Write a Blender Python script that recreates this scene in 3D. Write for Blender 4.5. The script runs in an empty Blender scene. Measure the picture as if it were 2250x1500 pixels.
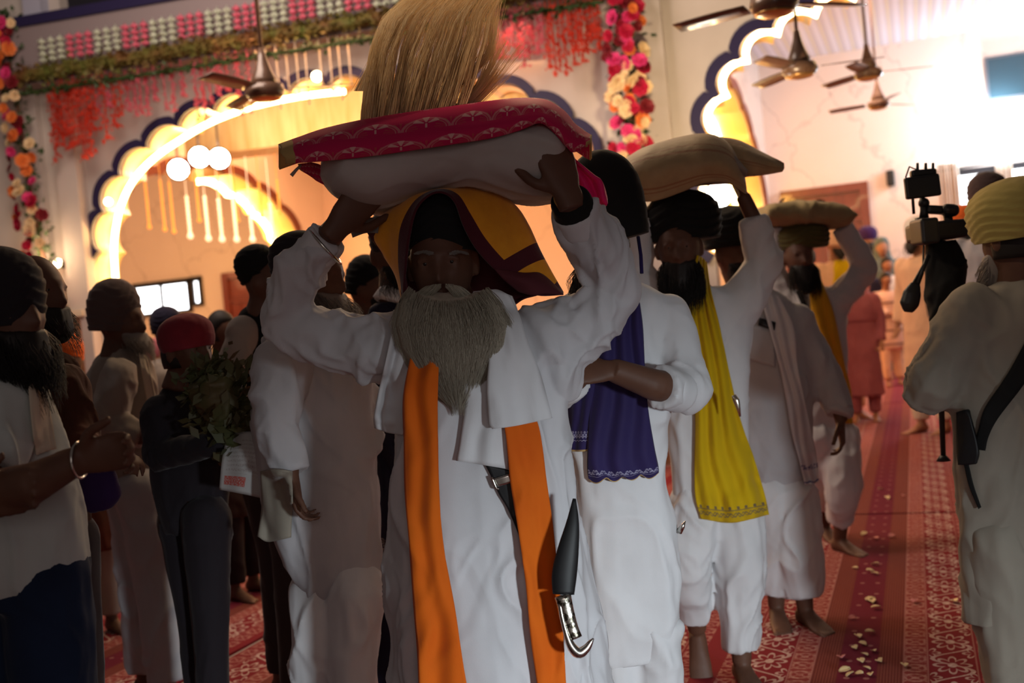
import bpy, bmesh, math, random
import numpy as np
from mathutils import Vector, Matrix
from mathutils.bvhtree import BVHTree
random.seed(7); np.random.seed(7)
SC = bpy.context.scene; COL = SC.collection

# ------------------------------------------------------------------ camera, world, exposure
YAW, PIT, ROL, FPX, CAMZ = math.radians(20.4), math.radians(1.27), math.radians(5.3), 2400.0, 1.45
F0 = Vector((-math.sin(YAW), math.cos(YAW), 0)); R0 = Vector((math.cos(YAW), math.sin(YAW), 0)); Z = Vector((0, 0, 1))
FW = F0*math.cos(PIT) - Z*math.sin(PIT); _up = Z*math.cos(PIT) + F0*math.sin(PIT)
RT = R0*math.cos(ROL) - _up*math.sin(ROL); UP = R0*math.sin(ROL) + _up*math.cos(ROL)
CAM = Vector((0, 0, CAMZ))
cd = bpy.data.cameras.new('camera'); cam = bpy.data.objects.new('camera', cd); COL.objects.link(cam)
m = Matrix((RT, UP, -FW)).transposed().to_4x4(); m.translation = CAM; cam.matrix_world = m
cd.sensor_width = 36.0; cd.lens = FPX*36.0/2250; cd.clip_end = 200; cd.clip_start = .05
cd.dof.use_dof = True; cd.dof.focus_distance = 2.9; cd.dof.aperture_fstop = 2.6
SC.camera = cam
SC.view_settings.view_transform = 'Standard'; SC.view_settings.look = 'None'
SC.view_settings.exposure = 0.0; SC.view_settings.gamma = 1.0
try: SC.view_settings.use_curve_mapping = False
except Exception: pass
try:
    SC.cycles.use_denoising = True; SC.cycles.max_bounces = 6; SC.cycles.transparent_max_bounces = 6
    SC.cycles.sample_clamp_indirect = 4.0; SC.cycles.caustics_reflective = False; SC.cycles.caustics_refractive = False
except Exception: pass
W = bpy.data.worlds.new('world'); SC.world = W; W.use_nodes = True
bg = W.node_tree.nodes['Background']; bg.inputs[0].default_value = (.78, .62, .58, 1); bg.inputs[1].default_value = 0.065

def lamp(name, kind, loc, energy, color, size=.5, target=None, angle=None, blend=.5, sy=None):
    l = bpy.data.lights.new(name, kind); l.energy = energy; l.color = color
    if kind == 'AREA':
        l.shape = 'RECTANGLE'; l.size = size; l.size_y = sy or size
    else: l.shadow_soft_size = size
    if kind == 'SPOT': l.spot_size = math.radians(angle); l.spot_blend = blend
    o = bpy.data.objects.new(name, l); COL.objects.link(o); o.location = loc
    if target is not None:
        o.rotation_euler = (Vector(target)-Vector(loc)).to_track_quat('-Z', 'Y').to_euler()
    return o

def ray(px, py): return FW + RT*((px-1125)/FPX) + UP*((750-py)/FPX)
def at(px, py, z): return CAM + ray(px, py)*z
def on_floor(px, py):
    d = ray(px, py); return CAM + d*(-CAMZ/d.z)
def drop(px, py, z, h=0.0):
    p = at(px, py, z); return Vector((p.x, p.y, h))
def depth_of(P): return (P-CAM).dot(FW)
def on_plane(px, py, p0, n):
    d = ray(px, py); return CAM + d*((p0-CAM).dot(n)/d.dot(n))
def proj(P):
    v = P-CAM; z = v.dot(FW); return (1125+FPX*v.dot(RT)/z, 750-FPX*v.dot(UP)/z, z)

# assumed daylight: unseen spot and area light added behind the camera, spot aimed low
lamp('assumed_daylight_spot', 'SPOT', (3.3, -1.4, 1.0), 1200, (.85, .95, 1.0), .22, (-.75, 3.0, -.12), 36, 1.0)
lamp('front_fill_area', 'AREA', (1.2, -2.6, 2.0), 18, (1, .84, .80), 1.6, (-.6, 3.5, 1.0), sy=1.8)  # unseen area light added as soft fill on the crowd from the front
# rear hall: unseen area lights added to light its walls and floor
lamp('rear_hall_fill', 'AREA', (-9.5, 15.5, 5.2), 420, (1, .42, .16), 5, (-9.5, 15.6, 0))
lamp('rear_hall_fill', 'AREA', (-16, 14.5, 4.6), 250, (1, .46, .20), 4, (-16, 19, 1.5))
lamp('rear_hall_fill', 'AREA', (-0.6, 15.0, 5.2), 330, (1, .54, .34), 4, (-0.6, 16, 0))
lamp('rear_wall_fill', 'AREA', (3.6, 17.5, 4.2), 150, (.92, .96, 1), 2.4, (1.6, 19.9, 3.4))  # unseen cool light added to whiten the back wall at right
lamp('rear_hall_fill', 'AREA', (-6, 11.4, 2.6), 60, (1, .52, .25), 3, (-7, 19, 2.2))
lamp('rear_hall_fill', 'AREA', (-4.5, 9.9, 3.6), 130, (1, .50, .24), 3, (-4.5, 7.5, 0))
# front hall: unseen lights added to wash the arch wall, warm spill on the crowd from behind
lamp('front_hall_fill', 'AREA', (-4.5, 5.2, 5.2), 210, (1, .76, .62), 2.5, (-3.6, 9.6, 2.8))
lamp('front_hall_fill', 'SPOT', (-1.2, 7.2, 2.2), 260, (1, .72, .42), .15, (-1.2, 9.0, 2.9), 80, .8)
lamp('front_hall_fill', 'SPOT', (-6.2, 7.8, 1.6), 90, (1, .62, .32), .15, (-6.6, 9.7, 2.0), 90, .9)

lamp('front_hall_fill', 'AREA', (-2.0, 6.0, 4.4), 60, (1, .70, .42), 1.2, (-.9, 2.7, 2.0))  # added light that lifts the whisk and rims the shoulders from behind
lamp('whisk_fill_spot', 'SPOT', (-2.4, 1.3, 3.5), 120, (1, .82, .60), .1, (-1.12, 2.62, 2.30), 20, .9)  # unseen spot added to brighten the whisk from the front left
lamp('whisk_fill_spot', 'SPOT', (.4, 4.2, 3.5), 110, (1, .80, .55), .1, (-1.12, 2.62, 2.2), 22, .9)  # second added spot, brightening the whisk from behind
# ------------------------------------------------------------------ node helpers
class N:
    def __init__(s, nt, sock): s.nt, s.s = nt, sock
    def _m(s, op, *a):
        n = s.nt.nodes.new('ShaderNodeMath'); n.operation = op
        for i, v in enumerate((s,)+a):
            if isinstance(v, N): s.nt.links.new(v.s, n.inputs[i])
            else: n.inputs[i].default_value = v
        return N(s.nt, n.outputs[0])
    def __add__(s, o): return s._m('ADD', o)
    def __sub__(s, o): return s._m('SUBTRACT', o)
    def __mul__(s, o): return s._m('MULTIPLY', o)
    def __truediv__(s, o): return s._m('DIVIDE', o)
    __radd__ = __add__; __rmul__ = __mul__
    def lt(s, o): return s._m('LESS_THAN', o)
    def gt(s, o): return s._m('GREATER_THAN', o)
    def fr(s): return s._m('FRACT')
    def ab(s): return s._m('ABSOLUTE')
    def sin(s): return s._m('SINE')
    def cos(s): return s._m('COSINE')
    def sq(s): return s._m('SQRT')
    def mx(s, o): return s._m('MAXIMUM', o)
    def mn(s, o): return s._m('MINIMUM', o)
    def at2(s, o): return s._m('ARCTAN2', o)
    def band(s, a, b): return s.gt(a)*s.lt(b)
    def pp(s, o): return s._m('PINGPONG', o)

class M:
    """small material builder"""
    def __init__(s, name, color=(.8, .8, .8), rough=.7, metal=0, spec=.3, emit=None, estr=0, sheen=0, alpha=1, coat=0):
        s.m = bpy.data.materials.new(name); s.m.use_nodes = True; s.nt = s.m.node_tree
        s.b = s.nt.nodes['Principled BSDF']; I = s.b.inputs
        I['Base Color'].default_value = (*color, 1); I['Roughness'].default_value = rough; I['Metallic'].default_value = metal
        I['Specular IOR Level'].default_value = spec
        if sheen: I['Sheen Weight'].default_value = sheen; I['Sheen Roughness'].default_value = .4
        if emit: I['Emission Color'].default_value = (*emit, 1); I['Emission Strength'].default_value = estr
        if alpha < 1: I['Alpha'].default_value = alpha
        if coat: I['Coat Weight'].default_value = coat
    def coord(s, kind='Object'):
        n = s.nt.nodes.new('ShaderNodeTexCoord'); sp = s.nt.nodes.new('ShaderNodeSeparateXYZ')
        s.nt.links.new(n.outputs[kind], sp.inputs[0]); s.vec = n.outputs[kind]
        return [N(s.nt, sp.outputs[i]) for i in range(3)]
    def noise(s, scale, detail=3, kind='Object', stretch=None, rough=.55):
        tc = s.nt.nodes.new('ShaderNodeTexCoord'); n = s.nt.nodes.new('ShaderNodeTexNoise')
        n.inputs['Scale'].default_value = scale; n.inputs['Detail'].default_value = detail; n.inputs['Roughness'].default_value = rough
        v = tc.outputs[kind]
        if stretch:
            mp = s.nt.nodes.new('ShaderNodeMapping'); mp.inputs['Scale'].default_value = stretch
            s.nt.links.new(v, mp.inputs[0]); v = mp.outputs[0]
        s.nt.links.new(v, n.inputs['Vector']); return N(s.nt, n.outputs[0])
    def mixc(s, fac, a, b):
        n = s.nt.nodes.new('ShaderNodeMix'); n.data_type = 'RGBA'
        def put(v, k):
            if isinstance(v, (tuple, list)): n.inputs[k].default_value = (*v[:3], 1)
            else: s.nt.links.new(v, n.inputs[k])
        if isinstance(fac, N): s.nt.links.new(fac.s, n.inputs[0])
        else: n.inputs[0].default_value = fac
        put(a, 6); put(b, 7); return n.outputs[2]
    def color(s, c): s.nt.links.new(c, s.b.inputs['Base Color']); return s
    def vary(s, a, b, scale, detail=3, stretch=None):
        f = s.noise(scale, detail, stretch=stretch); return s.color(s.mixc((f-.3)*2.2, a, b))
    def bump(s, h, strength=.3, dist=.01):
        n = s.nt.nodes.new('ShaderNodeBump'); n.inputs['Strength'].default_value = strength; n.inputs['Distance'].default_value = dist
        s.nt.links.new(h.s, n.inputs['Height']); s.nt.links.new(n.outputs[0], s.b.inputs['Normal']); return s
    def translucent(s, fac, color):
        t = s.nt.nodes.new('ShaderNodeBsdfTranslucent'); t.inputs[0].default_value = (*color, 1)
        mx = s.nt.nodes.new('ShaderNodeMixShader'); mx.inputs[0].default_value = fac
        out = s.nt.nodes['Material Output']
        s.nt.links.new(s.b.outputs[0], mx.inputs[1]); s.nt.links.new(t.outputs[0], mx.inputs[2]); s.nt.links.new(mx.outputs[0], out.inputs[0]); return s

def cloth(name, c, c2=None, rough=.85, sheen=.12, weave=420, folds=9, fs=.9, trans=0):
    k = M(name, c, rough, sheen=sheen, spec=.15)
    c2 = c2 or tuple(x*.86 for x in c)
    k.vary(c, c2, 5, 4)
    n1 = k.noise(folds*.9, 2, stretch=(1, 1, .28), rough=.4); n2 = k.noise(weave, 1)
    k.bump(n1*1.0+n2*.012, fs*.75, .03)
    if trans: k.translucent(trans, c)
    return k.m

MT = {}
MT['white'] = cloth('white_cotton', (.74, .74, .76), trans=.12)
MT['white2'] = cloth('white_muslin', (.70, .70, .73), trans=.18)
MT['grey_white'] = cloth('grey_white_cotton', (.46, .45, .47))
MT['cream'] = cloth('cream_cotton', (.62, .52, .40))
MT['taupe'] = cloth('taupe_cotton', (.30, .27, .22))
MT['beige'] = cloth('beige_cotton', (.34, .29, .25))
MT['black'] = cloth('black_cotton', (.012, .012, .012), sheen=.05)
MT['blackish'] = cloth('dark_cotton', (.020, .016, .020), sheen=.08)
MT['darkbrown'] = cloth('dark_brown_cotton', (.045, .028, .026), sheen=.15)
MT['greyturban'] = cloth('grey_brown_muslin', (.11, .075, .070), sheen=.2)
MT['yellowturban'] = cloth('mustard_muslin', (.40, .32, .10))
MT['orange'] = cloth('orange_cotton', (.80, .17, .012), (.70, .125, .01), folds=6, trans=.2)
MT['yellow'] = cloth('yellow_muslin', (.80, .60, .012), (.66, .46, .01), trans=.25)
MT['mustard'] = cloth('mustard_cotton', (.66, .34, .02))
MT['navy'] = cloth('navy_muslin', (.022, .014, .085), (.016, .010, .06))
MT['darknavy'] = cloth('dark_navy_cotton', (.015, .014, .035))
MT['redcap'] = cloth('red_patterned_cotton', (.26, .025, .04), (.07, .012, .02), folds=14)
MT['denim'] = cloth('blue_denim', (.012, .022, .055), (.006, .012, .03))
MT['tshirt'] = cloth('pale_jersey', (.50, .54, .52), (.40, .43, .43))
MT['greygreen'] = cloth('grey_green_shawl', (.10, .13, .12))
MT['pink'] = cloth('dusty_pink_cotton', (.36, .12, .14), (.22, .06, .08))
MT['peach'] = cloth('peach_cotton', (.80, .52, .34))
MT['purple'] = cloth('purple_cotton', (.035, .012, .07))
MT['orangecap'] = cloth('orange_muslin', (.85, .17, .03))
MT['floral'] = cloth('brown_print_cotton', (.05, .025, .015), (.12, .03, .02), folds=20)
MT['olive'] = cloth('olive_muslin', (.10, .085, .03))
MT['skin'] = M('brown_skin', (.12, .056, .034), .55, spec=.3).vary((.125, .058, .036), (.095, .043, .027), 14).m
MT['skinfar'] = M('tan_skin', (.34, .16, .09), .55).m
MT['blackhair'] = M('black_hair', (.012, .009, .008), .6, spec=.3).m
MT['whitehair'] = M('white_hair', (.42, .38, .29), .6, spec=.3).m
MT['greyhair'] = M('grey_hair', (.22, .19, .17), .6, spec=.3).m
MT['eye'] = M('eye_white', (.20, .17, .15), .25, spec=.5).m
MT['iris'] = M('dark_iris', (.02, .012, .008), .2).m
MT['steel'] = M('polished_steel', (.62, .60, .55), .22, metal=1).m
MT['leather'] = M('black_leather', (.01, .01, .011), .5).m
MT['shoe'] = M('dark_sock', (.035, .025, .02), .8).m

# ------------------------------------------------------------------ mesh helpers
def tag(o, label=None, cat=None, group=None, kind=None):
    if label: o['label'] = label
    if cat: o['category'] = cat
    if group: o['group'] = group
    if kind: o['kind'] = kind
    return o
def empty(name, loc, label, cat, group=None):
    o = bpy.data.objects.new(name, None); COL.objects.link(o); o.location = loc; o.empty_display_size = .1
    bpy.context.view_layer.update()
    return tag(o, label, cat, group)
def link(name, me, mat, parent=None):
    o = bpy.data.objects.new(name, me); COL.objects.link(o)
    if mat is not None and not me.materials: me.materials.append(mat)
    if parent is not None:
        loc = world_loc(parent)
        o.parent = parent; me.transform(Matrix.Translation(-loc))
    return o
def world_loc(o):
    v = Vector((0, 0, 0))
    while o is not None: v += o.location; o = o.parent
    return v
def mesh_from(name, V, Fc, smooth=True):
    me = bpy.data.meshes.new(name); me.from_pydata([tuple(v) for v in V], [], Fc)
    if smooth: me.shade_smooth()
    return me
class G:
    """collects geometry for ONE mesh"""
    def __init__(s): s.V = []; s.F = []; s.mi = []; s.cur = 0
    def add(s, V, Fc):
        b = len(s.V); s.V += [Vector(v) for v in V]
        for f in Fc: s.F.append([i+b for i in f]); s.mi.append(s.cur)
        return s
    def loft(s, rings, cap=True):
        n = len(rings[0]); V = [p for r in rings for p in r]; Fc = []
        for i in range(len(rings)-1):
            for j in range(n):
                a = i*n+j; b = i*n+(j+1) % n; Fc.append((a, b, b+n, a+n))
        if cap: Fc.append(tuple(reversed(range(n)))); Fc.append(tuple(range((len(rings)-1)*n, len(rings)*n)))
        return s.add(V, Fc)
    def tube(s, pts, radii, n=10, flat=1.0, flatdir=None, cap=True, round_ends=False):
        pts = [Vector(p) for p in pts]; rings = []
        ref = flatdir or Vector((.31, .17, .93))
        for i, p in enumerate(pts):
            t = (pts[min(i+1, len(pts)-1)]-pts[max(i-1, 0)]).normalized()
            a = ref - t*ref.dot(t)
            if a.length < .05: a = t.orthogonal()
            a.normalize(); b = t.cross(a); r = radii[i] if hasattr(radii, '__len__') else radii
            if not flatdir: ref = a
            rings.append([p + a*(r*flat*math.cos(2*math.pi*k/n)) + b*(r*math.sin(2*math.pi*k/n)) for k in range(n)])
        return s.loft(rings, cap)
    def ball(s, c, rx, ry=None, rz=None, ax=None, n=14):
        ry = ry or rx; rz = rz or rx; ax = ax or (Vector((1, 0, 0)), Vector((0, 1, 0)), Vector((0, 0, 1)))
        rings = []
        for i in range(n+1):
            ph = math.pi*(.004+.992*i/n)
            rings.append([Vector(c)+ax[0]*(rx*math.sin(ph)*math.cos(2*math.pi*k/n))+ax[1]*(ry*math.sin(ph)*math.sin(2*math.pi*k/n))-ax[2]*(rz*math.cos(ph)) for k in range(n)])
        return s.loft(rings)
    def box(s, c, dx, dy, dz, ax=None):
        ax = ax or (Vector((1, 0, 0)), Vector((0, 1, 0)), Vector((0, 0, 1))); c = Vector(c)
        V = [c+ax[0]*(dx*i)+ax[1]*(dy*j)+ax[2]*(dz*k) for i in (-.5, .5) for j in (-.5, .5) for k in (-.5, .5)]
        return s.add(V, [(0, 1, 3, 2), (4, 6, 7, 5), (0, 4, 5, 1), (2, 3, 7, 6), (0, 2, 6, 4), (1, 5, 7, 3)])
    def prism(s, poly, d):
        """polygon of 3d points extruded by vector d"""
        n = len(poly); V = list(poly)+[Vector(p)+d for p in poly]
        return s.add(V, [tuple(range(n)), tuple(reversed(range(n, 2*n)))]+[(i, i+n, (i+1) % n+n, (i+1) % n) for i in range(n)])
    def band(s, A, B, d):
        """strip between two polylines A,B with thickness vector d"""
        n = len(A); V = list(A)+list(B)+[Vector(p)+d for p in A]+[Vector(p)+d for p in B]; Fc = []
        for i in range(n-1):
            Fc += [(i, i+1, n+i+1, n+i), (2*n+i, 3*n+i, 3*n+i+1, 2*n+i+1), (i, 2*n+i, 2*n+i+1, i+1), (n+i, n+i+1, 3*n+i+1, 3*n+i)]
        Fc += [(0, n, 3*n, 2*n), (n-1, 3*n-1, 4*n-1, 2*n-1)]
        return s.add(V, Fc)
    def build(s, name, mat, parent=None, smooth=True, mats=None):
        me = mesh_from(name, s.V, s.F, smooth)
        if mats:
            for k in mats: me.materials.append(k)
            for p, i in zip(me.polygons, s.mi): p.material_index = i
        bm = bmesh.new(); bm.from_mesh(me); bmesh.ops.recalc_face_normals(bm, faces=bm.faces); bm.to_mesh(me); bm.free()
        return link(name, me, mat, parent)

def cr(P, n):
    """catmull-rom resample of a list of vectors/tuples to n points"""
    A = [np.array(p, float) for p in P]; A = [2*A[0]-A[1]]+A+[2*A[-1]-A[-2]]; out = []
    m_ = len(P)-1
    for k in range(n):
        t = k/(n-1)*m_; i = min(int(t), m_-1); u = t-i
        a, b, c, d = A[i:i+4]
        out.append(.5*((2*b)+(-a+c)*u+(2*a-5*b+4*c-d)*u*u+(-a+3*b-3*c+d)*u**3))
    return out

def hashn(ix, iy, iz):
    h = (ix*374761393 + iy*668265263 + iz*2147483647) & 0xffffffff
    h = ((h ^ (h >> 13))*1274126177) & 0xffffffff
    return ((h ^ (h >> 16)) & 0xffff)/65535.0
def vnoise(P):
    P = np.asarray(P, float); i = np.floor(P).astype(np.int64); f = P-i; f = f*f*(3-2*f); r = 0
    for dx in (0, 1):
        for dy in (0, 1):
            for dz in (0, 1):
                w = (f[:, 0] if dx else 1-f[:, 0])*(f[:, 1] if dy else 1-f[:, 1])*(f[:, 2] if dz else 1-f[:, 2])
                r = r + w*hashn(i[:, 0]+dx, i[:, 1]+dy, i[:, 2]+dz)
    return r*2-1
def get_co(me):
    a = np.empty(len(me.vertices)*3); me.vertices.foreach_get('co', a); return a.reshape(-1, 3)
def get_no(me):
    a = np.empty(len(me.vertices)*3); me.vertices.foreach_get('normal', a); return a.reshape(-1, 3)
def set_co(me, a): me.vertices.foreach_set('co', a.ravel()); me.update()

def remeshed(g, voxel, smooth=2, fold=0, seed=0, fscale=(9, 9, 2.0)):
    """union of the collected closed pieces as one continuous surface"""
    me = mesh_from('tmp', g.V, g.F)
    bm = bmesh.new(); bm.from_mesh(me); bmesh.ops.recalc_face_normals(bm, faces=bm.faces); bm.to_mesh(me); bm.free()
    o = bpy.data.objects.new('tmp', me); COL.objects.link(o)
    r = o.modifiers.new('r', 'REMESH'); r.mode = 'VOXEL'; r.voxel_size = voxel; r.use_smooth_shade = True
    if smooth:
        q = o.modifiers.new('s', 'SMOOTH'); q.factor = .5; q.iterations = smooth
    dg = bpy.context.evaluated_depsgraph_get(); dg.update()
    out = bpy.data.meshes.new_from_object(o.evaluated_get(dg))
    bpy.data.objects.remove(o); bpy.data.meshes.remove(me)
    if fold:
        co = get_co(out); no = get_no(out); f3 = np.array(fscale); ca_, sa_ = math.cos(.55), math.sin(.55)
        warp = np.stack([vnoise(co*5+seed), vnoise(co*5+seed+31), vnoise(co*5+seed+57)], axis=1)
        q = co*f3+warp*.9+seed*3.7
        R1 = np.stack([co[:, 0]*ca_-co[:, 2]*sa_, co[:, 1], co[:, 0]*sa_+co[:, 2]*ca_], axis=1)*f3*1.5+warp*.8+seed
        R2 = np.stack([co[:, 0]*ca_+co[:, 2]*sa_, co[:, 1], -co[:, 0]*sa_+co[:, 2]*ca_], axis=1)*f3*1.3+warp*.8+seed+17
        rid = lambda v: np.maximum(0, 1-np.abs(v)*3.2)**1.3
        mask = .5+.5*np.clip(vnoise(co*3.1+seed)*1.6, -1, 1)
        h = rid(vnoise(q))*1.0+rid(vnoise(R1))*.75*mask+rid(vnoise(R2))*.75*(1-mask)+vnoise(co*6+seed)*.5-.5
        set_co(out, co+no*(h*fold)[:, None])
    out.shade_smooth()
    return out

def grid(name, rows, mat, parent=None, thick=.004, nu=None, closed=False, uvflip=False, offset=0):
    """surface through rows of 3D points (all of one length); uv: u across, v along"""
    m_, n = len(rows), len(rows[0]); V = [p for r in rows for p in r]; Fc = []
    for i in range(m_-1):
        for j in range(n-1):
            a = i*n+j; Fc.append((a, a+1, a+n+1, a+n))
    me = mesh_from(name, V, Fc); uv = me.uv_layers.new(name='UVMap')
    for p in me.polygons:
        for li in p.loop_indices:
            vi = me.loops[li].vertex_index; uv.data[li].uv = ((vi % n)/(n-1), (vi//n)/(m_-1))
    o = link(name, me, mat, parent)
    if thick:
        sd = o.modifiers.new('thick', 'SOLIDIFY'); sd.thickness = thick; sd.offset = offset
    return o
def px_rows(rows, nv, nu, z, wob=0, wn=5, seed=0):
    """rows: list of lists of (x,y,dz) -> smooth 3D grid"""
    R = [cr([(*p, 0)[:3] for p in r], nu) for r in rows]
    C = list(zip(*R)); C = [cr(c, nv) for c in C]
    out = []
    for i in range(nv):
        row = []
        for j in range(nu):
            x, y, dz = C[j][i]
            w = wob*math.sin(wn*2*math.pi*j/(nu-1)+seed+.6*math.sin(i*.35+seed))
            row.append(at(x, y, z+dz+w))
        out.append(row)
    return out
# ------------------------------------------------------------------ room materials
wallm = M('cream_painted_wall', (.62, .57, .53), .6).vary((.64, .59, .55), (.55, .50, .46), 1.6, 4).m
mb = M('pink_marble_wall', (.8, .7, .64), .35, spec=.4)
x_, y_, z_ = mb.coord(); n_ = mb.noise(1.2, 5)
vein = (((x_*.75+z_*.35+n_*.9)*1.1).fr()-.5).ab().lt(.018)
vein2 = (((x_*.45-z_*.7+n_*1.3)*.8).fr()-.5).ab().lt(.012)
mb.color(mb.mixc((vein+vein2)*.35, mb.mixc(n_, (.84, .74, .68), (.74, .64, .58)), (.42, .35, .33)))
marble = mb.m
dado = M('brown_marble_dado', (.34, .16, .08), .3, spec=.5).vary((.38, .18, .09), (.22, .10, .05), 5, 5).m
blue = M('dark_blue_trim_paint', (.025, .02, .075), .5).m
maroontrim = M('maroon_trim_paint', (.16, .045, .03), .5).m
reveal = M('yellow_lit_reveal', (.85, .62, .28), .45, spec=.4).m  # yellow glow of the light strips put into the base colour
led = M('warm_led_strip', (1, .8, .5), emit=(1, .60, .20), estr=34).m
ledw = M('white_led_strip', (1, .9, .8), emit=(1, .64, .28), estr=16).m
bulb = M('lit_flood_lamp', (1, 1, 1), emit=(1, .93, .82), estr=60).m
bulbw = M('lit_small_bulb', (1, 1, .8), emit=(1, .80, .45), estr=14).m
daylight = M('daylight_window_pane', (1, 1, 1), emit=(.90, .96, 1), estr=5).m
wood = M('red_brown_door_wood', (.19, .035, .02), .3, spec=.5, coat=.4).vary((.20, .04, .022), (.13, .022, .014), 3, 4, stretch=(6, 6, .6)).m
fanm = M('bronze_fan_enamel', (.10, .055, .035), .35, spec=.6, coat=.3).m
fangold = M('gold_fan_band', (.55, .33, .12), .3, metal=.8).m
dark = M('dark_recess_shade', (.012, .012, .02), .7).m
beamm = M('grey_mauve_beam_paint', (.30, .25, .26), .6).m
ce = M('striped_ceiling_panel', (.6, .6, .7), .3, spec=.5)
x_, y_, z_ = ce.coord(); st = ((x_*5.0).fr()).band(.1, .5); st2 = ((x_*5.0).fr()).band(.62, .80)
ce.color(ce.mixc(st2*.5, ce.mixc(st*.6, (.52, .50, .58), (.78, .80, .95)), (.80, .72, .40)))
ceilm = ce.m
floorm = M('grey_stone_floor', (.42, .38, .36), .35).vary((.45, .41, .38), (.36, .32, .30), 2, 4).m

# carpet: woven stripes and borders in metres across the runner
cp = M('red_woven_carpet', (.3, .03, .03), .95, spec=.1)
X, Y, Zc = cp.coord()
nz = cp.noise(60, 2); big = cp.noise(.7, 3)
d = (X+.315+56.0).pp(.56)          # distance from the runner's centre line, repeating
jx = d
def motif_small():
    u = (Y*9.5).fr()-.5; v = (d-.205)*9.5
    ring = ((u*u+v*v).sq()-.36).ab().lt(.07); dot = (u*u+v*v).sq().lt(.13)
    cross = (u.ab()-v.ab()).ab().lt(.05)
    return (ring+dot+cross).mn(1.0)
def motif_big():
    u = (Y*3.6).fr()-.5; v = (d-.335)*5.2
    r = (u*u*1.0+v*v).sq(); a = u.at2(v)
    petal = (r-((a*4.0).cos().ab()*.17+.16)).ab().lt(.035)
    core = r.lt(.09); u2 = (Y*3.6+.5).fr()-.5
    r2 = (u2*u2+(v.ab()-.42)*(v.ab()-.42)).sq()
    leaf = (r2-((u2.at2(v.ab()-.42)*3.0).cos().ab()*.13+.07)).ab().lt(.03)
    scroll = ((v-(Y*22.6).sin()*.36)).ab().lt(.045)
    return (petal+core+leaf+scroll).mn(1.0)
u0 = (Y*5.2).fr()-.5; v0 = (d-.035)*5.2
tiny = ((u0*u0+v0*v0).sq().lt(.06))
lines = ((d*95.0).fr().lt(.22))*d.band(.075, .155)
sm = motif_small()*d.band(.165, .245); bgm = motif_big()*d.band(.255, .415); sm2 = motif_small()*0
edge = d.band(.160, .166)+d.band(.246, .252)+d.band(.416, .422)
n2 = (d-.47)*9.5; uu = (Y*9.5).fr()-.5
sm3 = (((uu*uu+n2*n2).sq()-.34).ab().lt(.08)+(uu.ab()-n2.ab()).ab().lt(.05)).mn(1.0)*d.band(.43, .51)
base = cp.mixc(d.band(.07, .16), (.125, .010, .030), (.14, .030, .026))
base = cp.mixc(d.gt(.16), base, (.185, .014, .024))
base = cp.mixc(d.band(.165, .245)*.5, base, (.26, .06, .05))
base = cp.mixc(tiny*.55, base, (.42, .22, .20))
base = cp.mixc(lines*.35, base, (.40, .16, .12))
wv = (nz-.25)*1.6
base = cp.mixc((sm+sm3)*wv.mn(1.0).mx(.2)*.75, base, (.62, .40, .34))
base = cp.mixc(bgm*wv.mn(1.0).mx(.45), base, (.80, .70, .62))
base = cp.mixc(edge*.5, base, (.45, .25, .22))
base = cp.mixc((big-.35)*.5, base, (.22, .05, .03))
cp.color(base); cp.bump(nz, .35, .004)
carpet = cp.m

# ------------------------------------------------------------------ structure
def struct(g, name, mat, smooth=False, mats=None):
    o = g.build(name, mat, None, smooth, mats); o['kind'] = 'structure'; return o
XV, YV = Vector((1, 0, 0)), Vector((0, 1, 0))
YB = 20.0
struct(G().box((-8, 9, -.05), 40, 36, .1), 'floor', floorm)
struct(G().box((-8, YB+.15, 2.76), 40, .3, 5.52), 'wall_back', marble)
AT = (-R0*9986+F0*2400).normalized(); AN = Vector((AT.y, -AT.x, 0))
if AN.dot(F0) > 0: AN = -AN                     # towards the camera
AP = at(770, 300, 10.5); AP.z = 0
def A(px, py, off=0): return on_plane(px, py, AP+AN*off, AN)
def Az(px, py, z, off=0):
    p = A(px, py, off); return Vector((p.x, p.y, z))
def scallop(P, lobes, h, per=10, sgn=1):
    """foliate a smooth polyline: lobes bulge outward, cusps point into the opening"""
    Q = [Vector(q) for q in cr(P, 260)]
    L = [0]
    for i in range(1, len(Q)): L.append(L[-1]+(Q[i]-Q[i-1]).length)
    out = []; n = lobes*per
    for k in range(n+1):
        s = L[-1]*k/n; i = max(1, next((j for j in range(len(L)) if L[j] >= s), len(L)-1))
        t = (s-L[i-1])/max(1e-6, L[i]-L[i-1]); p = Q[i-1].lerp(Q[i], t); tg = (Q[i]-Q[i-1]).normalized()
        out.append(p - sgn*tg.cross(AN)*h*(abs(math.sin(math.pi*k/per))**.65))
    return out
L_ARCH = [(226, 640), (222, 520), (250, 415), (315, 335), (410, 272), (520, 228), (650, 200), (800, 186), (950, 184), (1060, 196), (1150, 220), (1225, 262), (1275, 315), (1305, 380), (1318, 470), (1320, 560), (1322, 650)]
R_ARCH = [(1572, 560), (1560, 430), (1556, 330), (1570, 255), (1600, 180), (1650, 110), (1715, 62), (1800, 20), (1900, -25), (2020, -70), (2160, -90), (2300, -60), (2420, 40), (2500, 180), (2540, 350), (2560, 560)]
la = scallop([A(*p) for p in L_ARCH], 19, .10); ra = scallop([A(*p) for p in R_ARCH], 20, .11)
def fz(p, z): return Vector((p.x, p.y, z))
TH = -AN*.45
HT = 7.2
lft = A(-900, 300); rgt = A(3400, 300)
FL = .014
poly = [fz(lft, FL), fz(lft, HT), fz(rgt, HT), fz(rgt, FL), fz(ra[-1], FL)]+ra[::-1]+[fz(ra[0], FL), fz(la[-1], FL)]+la[::-1]+[fz(la[0], FL)]
# far-left small arch opening shows only its curved edge as a blue trim
o = struct(G().prism(poly, TH), 'wall_front', wallm)
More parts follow.
